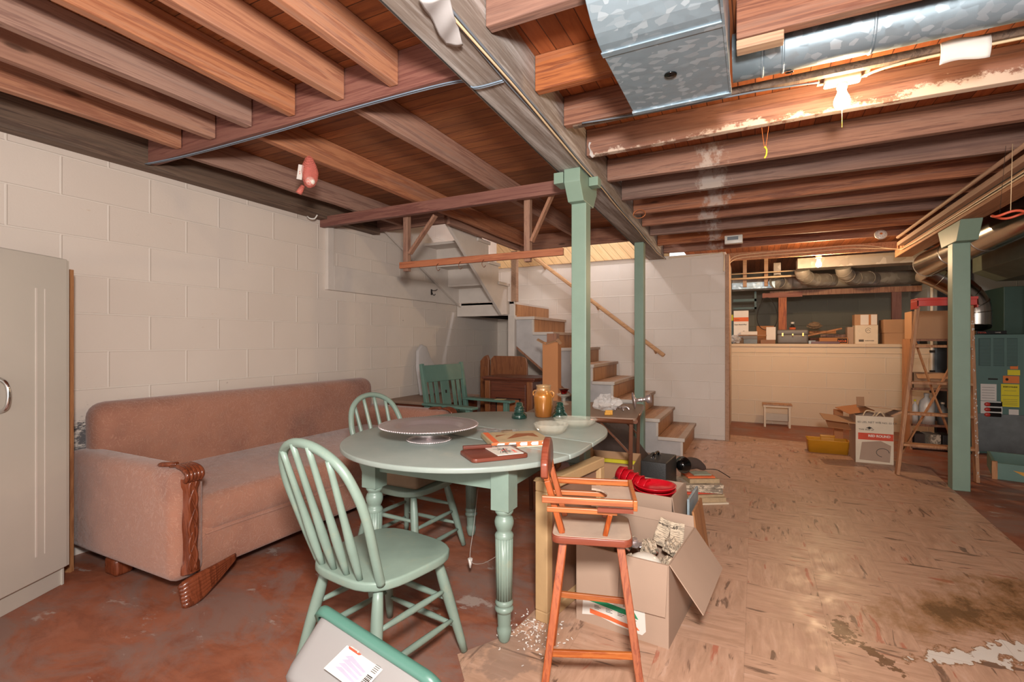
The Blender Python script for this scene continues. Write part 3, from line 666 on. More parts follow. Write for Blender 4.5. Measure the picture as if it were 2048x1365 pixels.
# ---- sofa
t = thing('sofa', 'long dusty pink upholstered sofa with carved wooden arm trim along the left wall', 'sofa', (-2.8, 2.4, 0))
def rb(x0, x1, y0, y1, z0, z1, name, bev, par=t, mat='sofa', seg=5, top=0, shear=0):
    g = G(); g.bx(x0, x1, y0, y1, z0, z1)
    for v in g.bm.verts:
        if v.co.z > (z0 + z1) / 2: v.co.x += shear
    return g.o(name, mat, par, bev=bev, seg=seg)
def soft(name, f, par):
    g = G(); g.sheet(f, 40, 26); return g
rb(-.50, -.30, -1.06, 1.05, .16, .845, 'backrest', .085, shear=-.02)
rb(-.42, .47, -.99, .97, .25, .44, 'seat', .06)
rb(-.45, .46, -1.0, .98, .08, .30, 'seat_base', .025)
for s in (-1, 1):
    ya, yb_ = (-1.14, -.985) if s < 0 else (.975, 1.13)
    a = rb(-.49, .50, ya, yb_, .09, .60, 'arm', .055)
    yc = (ya + yb_) / 2
    # carved upright with swelling outline and two raised tendrils
    g = G(); prof = []
    for i in range(25):
        z = .13 + .43 * i / 24; prof.append((z, .034 + .0028 * math.sin(i * .5 + 1) + (.006 if i < 3 or i > 21 else 0)))
    for zz, ww in prof: pass
    vs = []; fs = []
    for i, (z, ww) in enumerate(prof):
        for j in range(9):
            a_ = PI * j / 8; vs.append((.500 + .024 * math.sin(a_) + .003 * math.sin(j * 2.2 + i * .5), yc - ww * math.cos(a_), z))
    for i in range(24):
        for j in range(8): fs.append((i * 9 + j, i * 9 + j + 1, i * 9 + j + 10, i * 9 + j + 9))
    g.add(vs, fs, smooth=True)
    for ph in (0, 1.9, 3.7):
        g.tube([(.522, yc + .017 * math.sin(k * .42 + ph), .14 + .41 * k / 24) for k in range(25)], [.003 + .0035 * abs(math.sin(k * .4 + ph)) for k in range(25)], 7)
    tr = g.o('carved_trim', 'carved', a)
    g = G(); 
    for k in range(5): g.tube(smoothpath([(.40 + .0, yc - .03 + .012 * k, .603), (.46, yc - .03 + .014 * k, .612), (.515, yc - .032 + .016 * k, .60), (.537, yc - .032 + .016 * k, .575), (.52, yc - .032 + .016 * k, .55)], 4), [.006] * 4 + [.011] * 13, 8)
    g.tube(smoothpath([(.30, yc - .03, .598), (.36, yc - .035, .610), (.42, yc - .01, .612)], 4), [.004, .007, .010, .012, .012, .012, .012, .012, .012], 8)
    g.o('carved_scroll', 'carved', a)
    g = G(); dr = 1 if s < 0 else -1
    for k in range(6): g.tube(smoothpath([(.545 - .006 * k, yc - dr * (.06 - .0 * k), .012 + .014 * k), (.545 - .004 * k, yc + dr * .01, .018 + .017 * k), (.53, yc + dr * .10, .055 + .013 * k), (.50, yc + dr * .215, .105 + .004 * k)], 5), [.008, .015, .019, .020] + [.0195 - .0012 * q for q in range(12)], 8)
    g.o('foot', 'carved', t)
    G().box((-.1 if s < 0 else -.3, yc, .045), (.11, .09, .09)).o('foot', 'carved', t, bev=.02, seg=3)
g = G()
g.tube([(.462, -.97 + 1.92 * i / 20, .262 + .002 * math.sin(i)) for i in range(21)], .004, 6); g.o('piping', 'sofa', t)

# ---- mint windsor chairs
def windsor(label, loc, rz):
    t = thing('windsor_chair', label, 'chair', loc, rz)
    out = []
    for k in range(40):
        a = 2 * PI * k / 40; ca, sa = math.cos(a), math.sin(a); n = 3.4
        r = (abs(ca) ** n + abs(sa) ** n) ** (-1 / n); x = .205 * r * ca * (1.0 + .06 * sa); y = .205 * r * sa
        out.append((x, y))
    g = G(); g.prism(out, .378, .410); g.o('seat', 'mint', t, bev=.008, seg=3)
    zt = .41
    hoop = [(-.165, -.150, .40), (-.178, -.185, .50), (-.192, -.225, .62), (-.190, -.258, .71), (-.158, -.290, .795), (-.09, -.312, .845), (0, -.320, .862)]
    full = hoop + [(-x, y, z) for x, y, z in hoop[-2::-1]]
    G().tube(smoothpath(full, 6), .0150, 12).o('back_hoop', 'mint', t)
    for i, x in enumerate((-.10, -.034, .034, .10)):
        xt = x * 1.22; top = .862 - .075 * (abs(xt) / .16) ** 2.4; yb = -.178; yt = -.33 + .03 * (abs(xt) / .16) ** 2
        P = [Vector((x + (xt - x) * q / 10, yb + (yt - yb) * q / 10, .40 + (top - .40) * q / 10)) for q in range(11)]
        G().tube(P, [.0095, .012, .0145, .0155, .014, .0125, .0115, .011, .0105, .010, .0095], 10).o('spindle', 'mint', t)
    L = {}
    for sx in (-1, 1):
        for sy in (-1, 1):
            a = Vector((sx * .135, sy * .135, .385)); b = Vector((sx * .205, sy * .215, .012)); L[sx, sy] = (a, b)
            G().tube([a + (b - a) * q / 8 for q in range(9)] , [.015, .018, .020, .0205, .020, .0185, .017, .0155, .0135], 12).o('leg', 'mint', t)
    def on(k, f): a, b = L[k]; return a + (b - a) * f
    def rail(k1, k2, f1, f2): 
        p, q = on(k1, f1), on(k2, f2); G().tube([p + (q - p) * i / 6 for i in range(7)], [.007, .0095, .0115, .012, .0115, .0095, .007], 8).o('stretcher', 'mint', t)
    for sx in (-1, 1): rail((sx, -1), (sx, 1), .36, .36); rail((sx, -1), (sx, 1), .66, .66)
    for sy in (-1, 1): rail((-1, sy), (1, sy), .46, .46); rail((-1, sy), (1, sy), .74, .74)
    return t
windsor('mint green hoop-back windsor chair in the foreground with an empty seat', (-1.215, 1.385, 0), math.radians(-8))
windsor('mint green hoop-back windsor chair pushed under the table on the sofa side', (-1.72, 2.19, 0), math.radians(-93))
# paper parcel lying on the second chair's seat
g = G(); g.bx(-.13, .13, -.15, .15, 0, .13)
for v in g.bm.verts: v.co.x *= 1 - .8 * v.co.z; v.co.y *= 1 - .5 * v.co.z
single(g, 'paper_parcel', 'cloth_b', 'brown paper parcel lying on the windsor chair seat under the table', 'parcel', loc=(-1.68, 2.17, .411), bev=.02, seg=3)

# ---- green table
t = thing('dining_table', 'mint green oval dining table with turned fluted legs', 'table', (-1.21, 2.12, 0))
def ov(k, n=96, a=.58, e=.15, cx=-.025, cy=.035):
    th = 2 * PI * k / n; x = a * math.cos(th); y = a * math.sin(th); return (cx + x, cy + y + (e if y > 0 else -e))
outl = [ov(k + .5) for k in range(96)]
def clip(poly, nx, ny, d):
    out = []
    for i in range(len(poly)):
        p, q = poly[i], poly[(i + 1) % len(poly)]; a = p[0] * nx + p[1] * ny - d; b = q[0] * nx + q[1] * ny - d
        if a <= 0: out.append(p)
        if (a < 0 < b) or (b < 0 < a): f = a / (a - b); out.append((p[0] + (q[0] - p[0]) * f, p[1] + (q[1] - p[1]) * f))
    return out
an = math.radians(78); nx, ny = math.cos(an), math.sin(an)
for lo, hi in ((None, -.13), (-.127, .13), (.133, None)):
    P = outl
    if hi is not None: P = clip(P, nx, ny, hi)
    if lo is not None: P = clip(P, -nx, -ny, -lo)
    g = G(); g.prism(P, .698, .72); g.o('table_leaf', 'mint_top', t, bev=.006, seg=3)
for s in (-1, 1):
    G().bx(-.30, .30, s * .42 - .011, s * .42 + .011, .595, .698).o('apron', 'mint', t, bev=.002)
    G().bx(s * .33 - .011, s * .33 + .011, -.39, .39, .595, .698).o('apron', 'mint', t, bev=.002)
legp = [(.0, .0), (.014, .0), (.022, .012), (.027, .035), (.029, .055), (.024, .064), (.026, .075), (.0275, .115), (.028, .122), (.034, .126), (.037, .134), (.034, .142), (.029, .146), (.033, .150), (.036, .158), (.033, .166), (.030, .170)]
for sx in (-1, 1):
    for sy in (-1, 1):
        mt = Matrix.Translation((sx * .33, sy * .42, 0)); g = G()
        g.lathe(legp + [(.031, .172)], 28, mt)
        g.lathe([(.0, .170), (.0315, .172), (.0335, .30), (.035, .415), (.0, .418)], 64, mt, flute=lambda a, z, r: 1 - .07 * (max(0, math.cos(a * 16)) ** .6))
        g.lathe([(.036, .412), (.037, .422), (.033, .430), (.027, .436), (.031, .445), (.037, .462), (.038, .476), (.033, .492), (.026, .498), (.030, .503), (.035, .510), (.037, .518), (.033, .525), (.0, .526)], 28, mt)
        g.box((sx * .33, sy * .42, .611), (.077, .077, .174)); g.o('leg', 'mint', t)
g = G(); g.tube(smoothpath([(-.27, .40, .30), (-.12, .10, .20), (-.02, -.10, .13), (.10, -.20, .17), (.30, -.40, .33)], 8), .0012, 5)
g.tube([(-.02, -.10, .13), (-.02, -.10, .085)], [.012, .004], 6); g.o('string', 'paper', t)

# ---- things on the green table (top at z .72)
T = .7205
t = thing('cake_stand', 'silver cake stand with beaded rim on the green table', 'cake stand', (-1.355, 1.86, T))
def bead(R, z, n, r): 
    g = G()
    for k in range(n): a = 2 * PI * k / n; g.sphere((R * math.cos(a), R * math.sin(a), z), r, 4)
    return g
G().lathe([(0, .050), (.135, .050), (.145, .053), (.155, .066), (.165, .069), (.222, .075), (.226, .072), (.222, .069), (.16, .062), (.145, .046), (.05, .045), (0, .045)], 96).o('plate', 'silver', t)
bead(.225, .072, 120, .0045).o('beaded_rim', 'silver', t)
G().lathe([(0, .0), (.10, 0), (.102, .004), (.09, .010), (.068, .015), (.060, .026), (.064, .045), (0, .045)], 48).o('foot', 'silver', t)
bead(.101, .004, 72, .0035).o('beaded_edge', 'silver', t)
t = thing('carnival_glass_jar', 'amber carnival glass jar with wide neck standing at the table back edge', 'jar', (-1.15, 2.74, T))
G().lathe([(0, .0), (.048, 0), (.052, .006), (.057, .06), (.061, .12), (.060, .132), (.050, .152), (.043, .160), (.043, .182), (.046, .186), (.046, .192), (.041, .192), (.039, .162), (.055, .13), (.05, .01), (0, .008)], 40).o('body', 'lustre', t)
for s in (-1, 1): G().tube(smoothpath([(s * .045, 0, .158), (s * .064, 0, .152), (s * .067, 0, .132), (s * .058, 0, .118)], 4), .005, 8).o('lug', 'lustre', t)
insp = [(0, 0), (.044, 0), (.047, .004), (.045, .022), (.036, .034), (.030, .038), (.030, .042), (.033, .045), (.031, .050), (.026, .054), (.026, .058), (.030, .061), (.028, .066), (.023, .070), (.022, .085), (.018, .093), (.010, .096), (0, .096)]
a = single(G().lathe(insp, 36), 'glass_insulator', 'glass_green', 'dark green glass insulator standing alone left of the amber jar', 'insulator', 'green glass insulators', loc=(-1.255, 2.62, T))
b = a.copy(); COL.objects.link(b); b.location = (-1.045, 2.74, T); b['label'] = 'dark green glass insulator between the amber jar and the green post'
def bowl(label, loc, R, H, n, boat=1.0):
    pr = [(0, .0), (R * .62, 0), (R * .68, .004), (R * .86, H * .45), (R * .98, H * .85), (R, H), (R * .95, H), (R * .82, H * .5), (R * .62, .010), (0, .009)]
    g = G(); g.lathe(pr, n * 4, flute=lambda a, z, r: (1 + .05 * math.cos(a * n) + .02 * math.cos(a * n * 2 + z * 160)) if z > .008 else 1, sx=boat)
    return single(g, 'glass_bowl', 'glass_clear', label, 'bowl', 'pressed glass bowls', loc=loc)
bowl('clear pressed glass bowl with scalloped rim, nearer one on the table', (-.905, 2.255, T), .084, .052, 16)
b = bowl('wide clear pressed glass dish at the table edge in front of the green post', (-.865, 2.50, T), .085, .046, 14, 1.35); b.rotation_euler = (0, 0, .25)
t = thing('board_game_box', 'worn orange and beige flat game box lying on the green table', 'box', (-.975, 1.99, T), math.radians(41))
G().bx(-.13, .13, -.115, .115, 0, .022).o('base', 'cream', t, bev=.002)
l = G().bx(-.134, .134, -.118, .118, .006, .027).o('lid', 'game_pic', t, bev=.002)
G().bx(-.125, -.10, -.119, .119, .0272, .0278).bx(-.134, .134, -.1193, -.118, .007, .026).o('orange_border', 'ink_orange', l)
G().prism([(-.05, -.05), (.06, .0), (.10, -.04), (.1, .05), (.02, .06)], .0272, .0278).prism([(-.09, .0), (-.03, .05), (-.08, .04)], .0272, .0278).o('picture', 'wicker', l)
g = G()
for k in range(5): x = -.105 + k * .05; g.prism([(x, .009), (x + .028, .009), (x + .028, .024), (x, .024), (x - .006, .0165)], .1195, .1200, Matrix(((1, 0, 0, 0), (0, 0, -1, 0), (0, 1, 0, 0), (0, 0, 0, 1))))
g.o('white_tag', 'paper', l)
G().prism([(-.03, .09), (.015, .10), (.02, .128), (-.02, .132), (-.04, .11)], .028, .034).o('torn_corner', 'cloth_b', l)
t = thing('cutting_board', 'small reddish wooden cheese board with a printed tile and knife', 'cutting board', (-.935, 1.715, T), math.radians(50))
G().prism(rrect(.235, .17, .02), 0, .016).o('board', 'board_red', t, bev=.004, seg=3)
tl = G().bx(-.01, .10, -.07, .07, .016, .0185).o('tile', 'white_cer', t, bev=.001)
g = G()
for k in range(34):
    a = random.uniform(0, 6.28); r0 = random.uniform(0, .02); r1 = r0 + random.uniform(.01, .026)
    g.bar((.045 + r0 * math.cos(a), r0 * math.sin(a) * 1.5, .0187), (.045 + r1 * math.cos(a + .4), r1 * math.sin(a + .4) * 1.5, .0187), .0016, .0006)
g.o('black_sprigs', 'ink', tl)
g = G(); [g.sphere((.045 + random.uniform(-.012, .012), random.uniform(-.025, .025), .0188), .003, 4, (1, 1, .3)) for _ in range(9)]; g.o('red_dots', 'ink_red', tl)
text('Cheese', .016, Matrix.Translation((.082, -.05, .0186)) @ R3(0, 0, PI / 2), 'ink_red', tl)
kn = thing('cheese_knife', 'wooden-handled knife lying across the cheese board', 'knife', (-.995, 1.765, T + .0165), math.radians(42))
G().bx(-.10, .02, -.010, .010, 0, .014).o('handle', 'board_red', kn, bev=.003)
G().bx(.02, .13, -.008, .008, .004, .006).o('blade', 'chrome', kn)
single(G().bx(-.045, .045, -.045, .045, 0, .001), 'note_paper', 'cream_paper', 'pale yellow paper square on the back left of the green table', 'paper', 'yellow notes', loc=(-1.70, 2.36, T), rz=.5)
g = G()
for k in range(7): g.box((random.uniform(-.08, .08), random.uniform(-.05, .05), .001 + .0005 * k), (.07, .05, .0004), R3(0, 0, random.uniform(0, 3)))
single(g, 'plastic_wrap', 'bag', 'crinkled clear plastic scrap on the green table behind the game box', 'plastic scrap', loc=(-1.17, 2.22, T))

# ---- green armchair behind the table
t = thing('slat_back_armchair', 'sage green mission armchair with slatted back, behind the green table', 'armchair', (-2.36, 3.85, 0), math.radians(-98))
G().bx(-.25, .25, -.22, .24, .36, .40).o('seat', 'mint_dark', t, bev=.006)
for s in (-1, 1):
    G().bar((s * .255, -.22, 0), (s * .265, -.235, .40), .04, .045, (0, 1, 0)).bar((s * .265, -.235, .40), (s * .275, -.33, .97), .04, .045, (0, 1, 0), .034, .034).o('back_post', 'mint_dark', t, bev=.004)
    G().bar((s * .275, .23, 0), (s * .275, .23, .60), .045, .045, (0, 1, 0)).o('front_post', 'mint_dark', t, bev=.004)
    G().bx(s * .28 - .045, s * .28 + .045, -.28, .30, .60, .622).o('arm', 'mint_dark', t, bev=.005)
    G().bx(s * .26 - .01, s * .26 + .01, -.2, .23, .14, .18).o('side_rail', 'mint_dark', t)
def bk(z): return -.235 - .095 * (z - .40) / .57
g = G(); g.bar((0, bk(.80), .80), (0, bk(.955), .955), .52, .024, (0, 1, 0)); g.o('top_rail', 'mint_dark', t, bev=.005)
G().bar((0, bk(.44), .44), (0, bk(.50), .50), .52, .024, (0, 1, 0)).o('lower_rail', 'mint_dark', t, bev=.003)
for x, ww in ((-.19, .04), (-.12, .04), (0, .11), (.12, .04), (.19, .04)):
    g = G(); g.bar((x, bk(.48), .48), (x, bk(.81), .81), ww, .012, (0, 1, 0)); g.o('slat', 'mint_dark', t, bev=.002)
G().bar((0, bk(.70) + .008, .685), (0, bk(.72) + .008, .715), .02, .003, (0, 1, 0)).o('diamond_cutout_shade', 'dark', t)  # dark piece on the slat, painted-in shade of a diamond cut-out
single(G().bx(-.05, .05, -.045, .045, 0, .001), 'note_paper', 'cream_paper', 'pale yellow paper square lying on the armchair arm', 'paper', 'yellow notes', loc=(-2.18, 4.13, .6225), rz=.2)
# low brown chest between the sofa end and the corner
t = thing('low_chest', 'low dark brown chest against the wall behind the green armchair', 'chest', (-3.0, 4.25, 0))
G().bx(-.32, .26, -.40, .40, .06, .56).o('body', 'cabwood', t, bev=.004)
G().bx(-.34, .28, -.42, .42, .56, .59).o('top', 'tabletop_br', t, bev=.004)
for z in (.12, .34): G().bx(.26, .275, -.36, .36, z, z + .19).o('drawer', 'cabwood', t, bev=.003)
for x in (-.3, .24):
    for y in (-.36, .36): G().box((x, y, .03), (.05, .05, .06)).o('foot', 'cabwood', t)
# white covered board leaning on the wall
g = G(); pts = [(-.18, 0), (-.17, .3), (-.12, .48), (-.03, .55), (.05, .52), (.09, .40), (.20, .24), (.24, 0)]
g.prism(pts, -.02, .02, Matrix(((0, 0, 1, 0), (1, 0, 0, 0), (0, 1, 0, 0), (0, 0, 0, 1))))
for v in g.bm.verts: v.co.x += .11 - .2 * v.co.z
single(g, 'ironing_board_cover', 'cloth_w', 'white cloth-covered rounded board leaning on the wall behind the armchair', 'cloth', loc=(-3.31, 4.42, .595), bev=.012, seg=3)



# ---- radio cabinet, arched headboard
t = thing('radio_cabinet', 'dark wooden console radio cabinet with moulded top under the stair post', 'cabinet', (-2.2, 4.54, 0))
G().bx(-.265, .265, -.19, .18, .03, .78).o('body', 'cabwood', t, bev=.004)
G().prism([(-.295, -.225), (.295, -.225), (.33, -.12), (.33, .18), (-.295, .18)], .795, .82).prism([(-.28, -.21), (.28, -.21), (.31, -.11), (.31, .18), (-.28, .18)], .78, .795).o('top', 'cabwood', t, bev=.005)
for x in (-.235, .235): G().bx(x - .03, x + .03, -.21, -.19, .03, .78).o('pilaster', 'cabwood_z', t, bev=.004)
dd = G().bx(-.19, .19, -.205, -.19, .08, .75).o('door', 'cabwood', t, bev=.005)
G().bx(-.125, .125, -.209, -.205, .12, .60).o('speaker_cloth', 'wicker', dd, bev=.002)
G().bx(-.135, -.125, -.213, -.205, .12, .61).bx(.125, .135, -.213, -.205, .12, .61).bx(-.135, .135, -.213, -.205, .60, .61).o('moulding', 'dark', dd)
for k in range(7): G().bx(.265, .285, -.17, .16, .70 - k * .035, .715 - k * .035).o('louvre', 'cabwood', t, bev=.002)
t = thing('headboard', 'brown arched wooden panel standing behind the radio cabinet', 'headboard', (-2.62, 4.93, 0))
G().prism([(-.10, 0), (.36, 0), (.36, .93), (.345, .99), (.28, 1.01), (-.06, 1.01), (-.10, .97)], -.012, .012, FRONT).o('panel', 'cabwood_z', t, bev=.003)
g = G(); g.prism([(-.235, 0), (-.12, 0), (-.12, .96), (-.145, 1.02), (-.19, 1.0), (-.235, .95)], -.02, .02, FRONT); g.o('side_post', 'cabwood_z', t, bev=.006)
# tall torn carton tube
t = thing('tall_carton', 'tall narrow brown carton with torn top standing left of the green post', 'carton', (-1.71, 4.28, 0), .1)
G().bx(-.075, .075, -.06, .06, 0, 1.17).o('body', 'card3', t, bev=.003)
G().bx(-.035, .06, -.05, .05, 1.17, 1.25).o('inner_tube', 'cabwood_z', t)
g = G()
for x, a, l in ((-.085, .5, .09), (.02, -.3, .12), (.085, .9, .06)): g.box((x, -.06, 1.175), (l, .05, .004), R3(.4, a, .2))
g.o('torn_flap', 'card', t)
# ================================================================ boxes and clutter on the floor
def carton(label, w, d, h, loc, rz, mat='card', th=.005, flaps=(), group=None, name='cardboard_box'):
    """open box; flaps = list of (side, x0, x1, angle, length) hinged on the top edge"""
    t = thing(name, label, 'box', loc, rz, group)
    g = G(); g.bx(-w/2, w/2, -d/2, d/2, 0, th); g.bx(-w/2, -w/2+th, -d/2, d/2, th, h); g.bx(w/2-th, w/2, -d/2, d/2, th, h)
    g.bx(-w/2+th, w/2-th, -d/2, -d/2+th, th, h); g.bx(-w/2+th, w/2-th, d/2-th, d/2, th, h); g.o('body', mat, t)
    for sd, a0, a1, ang, ln in flaps:
        g = G(); g.prism([(a0, 0), (a1, 0), (a1 - .006, ln), (a0 + .006, ln * .97)], 0, .004)
        # hinge frame: local x along the edge, y outwards
        base = {'n': (0, -d/2, PI), 's': (0, d/2, 0), 'e': (w/2, 0, -PI/2), 'w': (-w/2, 0, PI/2)}[sd]
        g.xf(Matrix.Translation((base[0], base[1], h)) @ R3(0, 0, base[2]) @ R3(ang, 0, 0)); g.o('flap', mat, t)
    return t
# kraft-wrapped framed panel leaning by the table legs
t = thing('wrapped_frame', 'brown paper-wrapped picture frame standing on edge beside the table leg', 'picture frame', (-.80, 1.88, .004), math.radians(80))
G().bx(0, .54, -.03, .03, 0, .045).bx(0, .54, -.03, .03, .545, .59).bx(0, .045, -.03, .03, .045, .545).bx(.495, .54, -.03, .03, .045, .545).o('frame', 'kraft', t, bev=.005)
G().bx(.045, .495, -.005, .02, .045, .545).o('backing', 'kraft_in', t)
g = G(); g.sheet(lambda u, v: Vector((-.004 + .05 * u, -.036 + .072 * v, .592 + .006 * math.sin(6 * u + 5 * v))), 8, 6); g.o('paper_fold', 'kraft', t, solid=.002)

# ---- doll's high chair in the foreground
t = thing('high_chair', "orange-stained wooden doll's high chair with tray in the foreground", 'high chair', (-.52, 1.68, .004), math.radians(17))
g = G(); g.prism(rrect(.27, .235, .03), .495, .520); g.o('seat', 'highchair_red', t, bev=.004, seg=3)
G().prism(rrect(.262, .227, .028), .520, .5215).o('dusty_seat_top', 'dusty', t)
F = {(-1, -1): (-.156, -.214), (-1, 1): (-.15, .137), (1, 1): (.168, .115), (1, -1): (.165, -.170)}
for (sx, sy), (fx, fy) in F.items():
    G().bar((sx * .095, sy * .075, .496), (fx, fy, 0), .027, .027, (0, 1, 0), .024, .024).o('leg', 'highchair_z', t, bev=.003)
def lp(k, z): fx, fy = F[k]; f = (.496 - z) / .496; return (k[0] * .095 + (fx - k[0] * .095) * f, k[1] * .075 + (fy - k[1] * .075) * f, z)
for k1, k2, z in (((-1, -1), (1, -1), .16), ((-1, 1), (1, 1), .21), ((-1, -1), (-1, 1), .19), ((1, -1), (1, 1), .19)):
    G().bar(lp(k1, z), lp(k2, z), .012, .022, (0, 0, 1)).o('stretcher', 'highchair', t, bev=.002)
for s in (-1, 1):
    G().bar((-.098, s * .082, .521), (-.150, s * .088, .70), .02, .026, (0, 1, 0)).bar((-.150, s * .088, .70), (-.162, s * .09, .775), .02, .024, (0, 1, 0)).o('back_post', 'highchair_z', t, bev=.003)
    G().bx(-.165, .135, s * .118 - .007, s * .118 + .007, .632, .655).o('arm_rail', 'highchair', t, bev=.003)
    G().bx(-.15, .085, s * .095 - .007, s * .095 + .007, .595, .612).o('lower_rail', 'highchair', t, bev=.002)
    G().bar((.045, s * .085, .521), (.062, s * .095, .598), .016, .018, (0, 1, 0)).o('front_post', 'highchair_z', t, bev=.002)
g = G(); g.prism([(-.12, .715), (-.12, .76), (-.085, .80), (-.03, .825), (.03, .825), (.085, .80), (.12, .76), (.12, .715), (.09, .70), (-.09, .70)], -.17, -.145, Matrix(((0, 0, 1, 0), (1, 0, 0, 0), (0, 1, 0, 0), (0, 0, 0, 1)))); g.o('back_rest', 'highchair_red', t, bev=.006, seg=3)
pts = [(.135, -.108), (.135, .108), (.0, .108)] + [(.0 + .055 * math.sin(a), .07 * math.cos(a)) for a in [PI * k / 10 for k in range(11)]] + [(.0, -.108)]
G().prism(pts, .625, .632).o('tray', 'dusty', t)
G().bx(.135, .148, -.125, .125, .620, .655).o('tray_front', 'highchair', t, bev=.002)
G().bx(.02, .135, -.125, -.111, .612, .625).o('tray_runner', 'highchair_red', t)

# ---- carton of newspaper-wrapped crockery
A = carton('opened cardboard box of newspaper-wrapped crockery beside the high chair', .385, .45, .32, (-.462, 2.175, .004), math.radians(-6), 'card2', flaps=[('n', -.19, -.012, -1.50, .20), ('n', .0, .19, -1.53, .205), ('e', -.22, .22, -.92, .20), ('s', -.19, .19, 1.35, .05)])
# stuck-on label low on the front: white patch, green and orange bands
g = G(); g.prism([(-.165, .03), (-.16, .115), (-.14, .135), (.10, .125), (.105, .04), (.09, .022), (-.02, .03), (-.1, .045)], .2252, .2260, FRONT); lab = g.o('label', 'white_plastic', A)
G().prism([(-.145, .096), (.075, .078), (.06, .100), (-.14, .115)], .2262, .2268, FRONT).o('green_band', 'ink_green', lab)
G().prism([(-.13, .045), (-.04, .040), (.03, .032), (.08, .036), (.07, .046), (.0, .050), (-.05, .058), (-.13, .064)], .2262, .2268, FRONT).o('orange_band', 'ink_orange', lab)
g = G()
for k in range(4):
    for q in range(3): x = -.11 + k * .05; g.bx(x, x + .02 + .008 * ((k + q) % 2), -.2270, -.2264, .082 - q * .006, .084 - q * .006)
g.o('small_print', 'ink_grey', lab)
# crumpled newspaper balls: each one is a thing you could lift out
def crumple(r, seed, sc=(1, 1, .8)):
    rnd = random.Random(seed); g = G(); bmesh.ops.create_icosphere(g.bm, subdivisions=3, radius=r)
    ph = [Vector((rnd.uniform(-1, 1), rnd.uniform(-1, 1), rnd.uniform(-1, 1))).normalized() for _ in range(16)]
    for v in g.bm.verts:
        d = v.co.normalized(); f = 1 - .34 * max(abs(d.dot(p)) ** 6 for p in ph) + .12 * math.sin(13 * d.dot(ph[0]) + 9 * d.dot(ph[1])) + .06 * math.sin(29 * d.dot(ph[2])); v.co = Vector((v.co.x * sc[0] * f, v.co.y * sc[1] * f, v.co.z * sc[2] * f))
    return g
CA = Matrix.Translation((-.462, 2.175, .004)) @ R3(0, 0, math.radians(-6))
nb = [((-.105, -.12, .22), .065, (1, 1.1, .8), 'front left'), ((-.10, .085, .25), .07, (1.0, 1.1, .8), 'back left'), ((.01, .12, .22), .055, (1, 1, .9), 'back middle'), ((.115, .13, .25), .052, (.9, 1, 1), 'back right'), ((.13, -.01, .22), .055, (.9, 1, .9), 'right middle'), ((-.02, -.03, .20), .06, (1, 1, .8), 'centre')]
for i, (p, r, sc, d) in enumerate(nb):
    single(crumple(r, i, sc), 'newspaper_wad', 'news', 'crumpled newspaper wad at the %s of the crockery box' % d, 'newspaper', 'newspaper wads in the box', loc=CA @ Vector(p), rz=i * 1.1, smooth=False)
for p, rt, s_, lab_ in (((.13, .15, .29), (1.2, .1, .3), '.69', 'upright newspaper strip printed .69 in the crockery box'), ((.06, .17, .29), (1.25, .2, -.1), 'In Spirit', 'newspaper sheet with a headline standing in the crockery box')):
    mt = CA @ Matrix.Translation(p) @ R3(*rt)
    t = thing('newspaper_sheet', lab_, 'newspaper', mt.translation, 0, 'newspaper sheets in the box', rot=mt.to_euler())
    G().sheet(lambda u, v: Vector((-.03 + .06 * u, -.06 + .12 * v, .006 * math.sin(5 * v + 3 * u))), 8, 10).o('sheet', 'news', t, solid=.001)
    text(s_, .022 if len(s_) < 4 else .014, Matrix.Translation((-.025, .03, .009)), 'ink', t)
single(G().lathe([(0, .075), (.03, .073), (.055, .06), (.075, .035), (.083, .0), (.080, .0), (.07, .033), (.05, .056), (0, .07)], 40), 'ceramic_bowl', 'white_cer', 'white ceramic bowl upside down at the front of the crockery box', 'bowl', loc=CA @ Vector((.07, -.13, .225)))
g = crumple(.05, 44, (1.5, .8, .5)); single(g, 'foil_parcel', 'silver', 'crumpled silvery foil parcel lying on newspaper in the crockery box', 'parcel', loc=CA @ Vector((-.03, .0, .285)), rz=-.5)

# ---- box of red plates behind it
B = carton('plain pale cardboard box filled with red plastic plates', .37, .30, .40, (-.54, 2.68, .004), math.radians(-5), 'card2', flaps=[('e', -.15, .15, -1.45, .20)])
CB = Matrix.Translation((-.54, 2.68, .004)) @ R3(0, 0, math.radians(-5))
single(crumple(.085, 5, (1.7, 1.2, .9)), 'blue_plastic_bag', plain('pale_blue_bag', '9ab0cc', .5), 'pale blue plastic bag under the red plates in the cardboard box', 'plastic bag', loc=CB @ Vector((-.03, 0, .20)))
for k in range(3):
    single(G().lathe([(0, .006), (.085, .006), (.10, .022), (.108, .024), (.108, .020), (.10, .016), (.088, .0), (0, .0)], 48), 'red_plate', 'red_plastic', 'red plastic plate, %s of the stack in the cardboard box' % ('bottom one', 'middle one', 'top one')[k], 'plate', 'red plates', loc=CB @ Vector((.068, -.02, .352 + .021 * k)))
t = thing('red_cup_stack', 'tilted stack of nested red plastic cups in the cardboard box', 'cups', CB @ Vector((-.07, .03, .41)), 0, rot=(0, math.radians(108), math.radians(-12)))
for k in range(5): G().lathe([(.0, 0), (.035, 0), (.045, .03), (.049, .034), (.046, .035), (.0, .012)], 24, Matrix.Translation((0, 0, -.09 + .035 * k)), flute=lambda a, z, r: 1 + .03 * math.cos(10 * a)).o('cup', 'red_plastic', t)
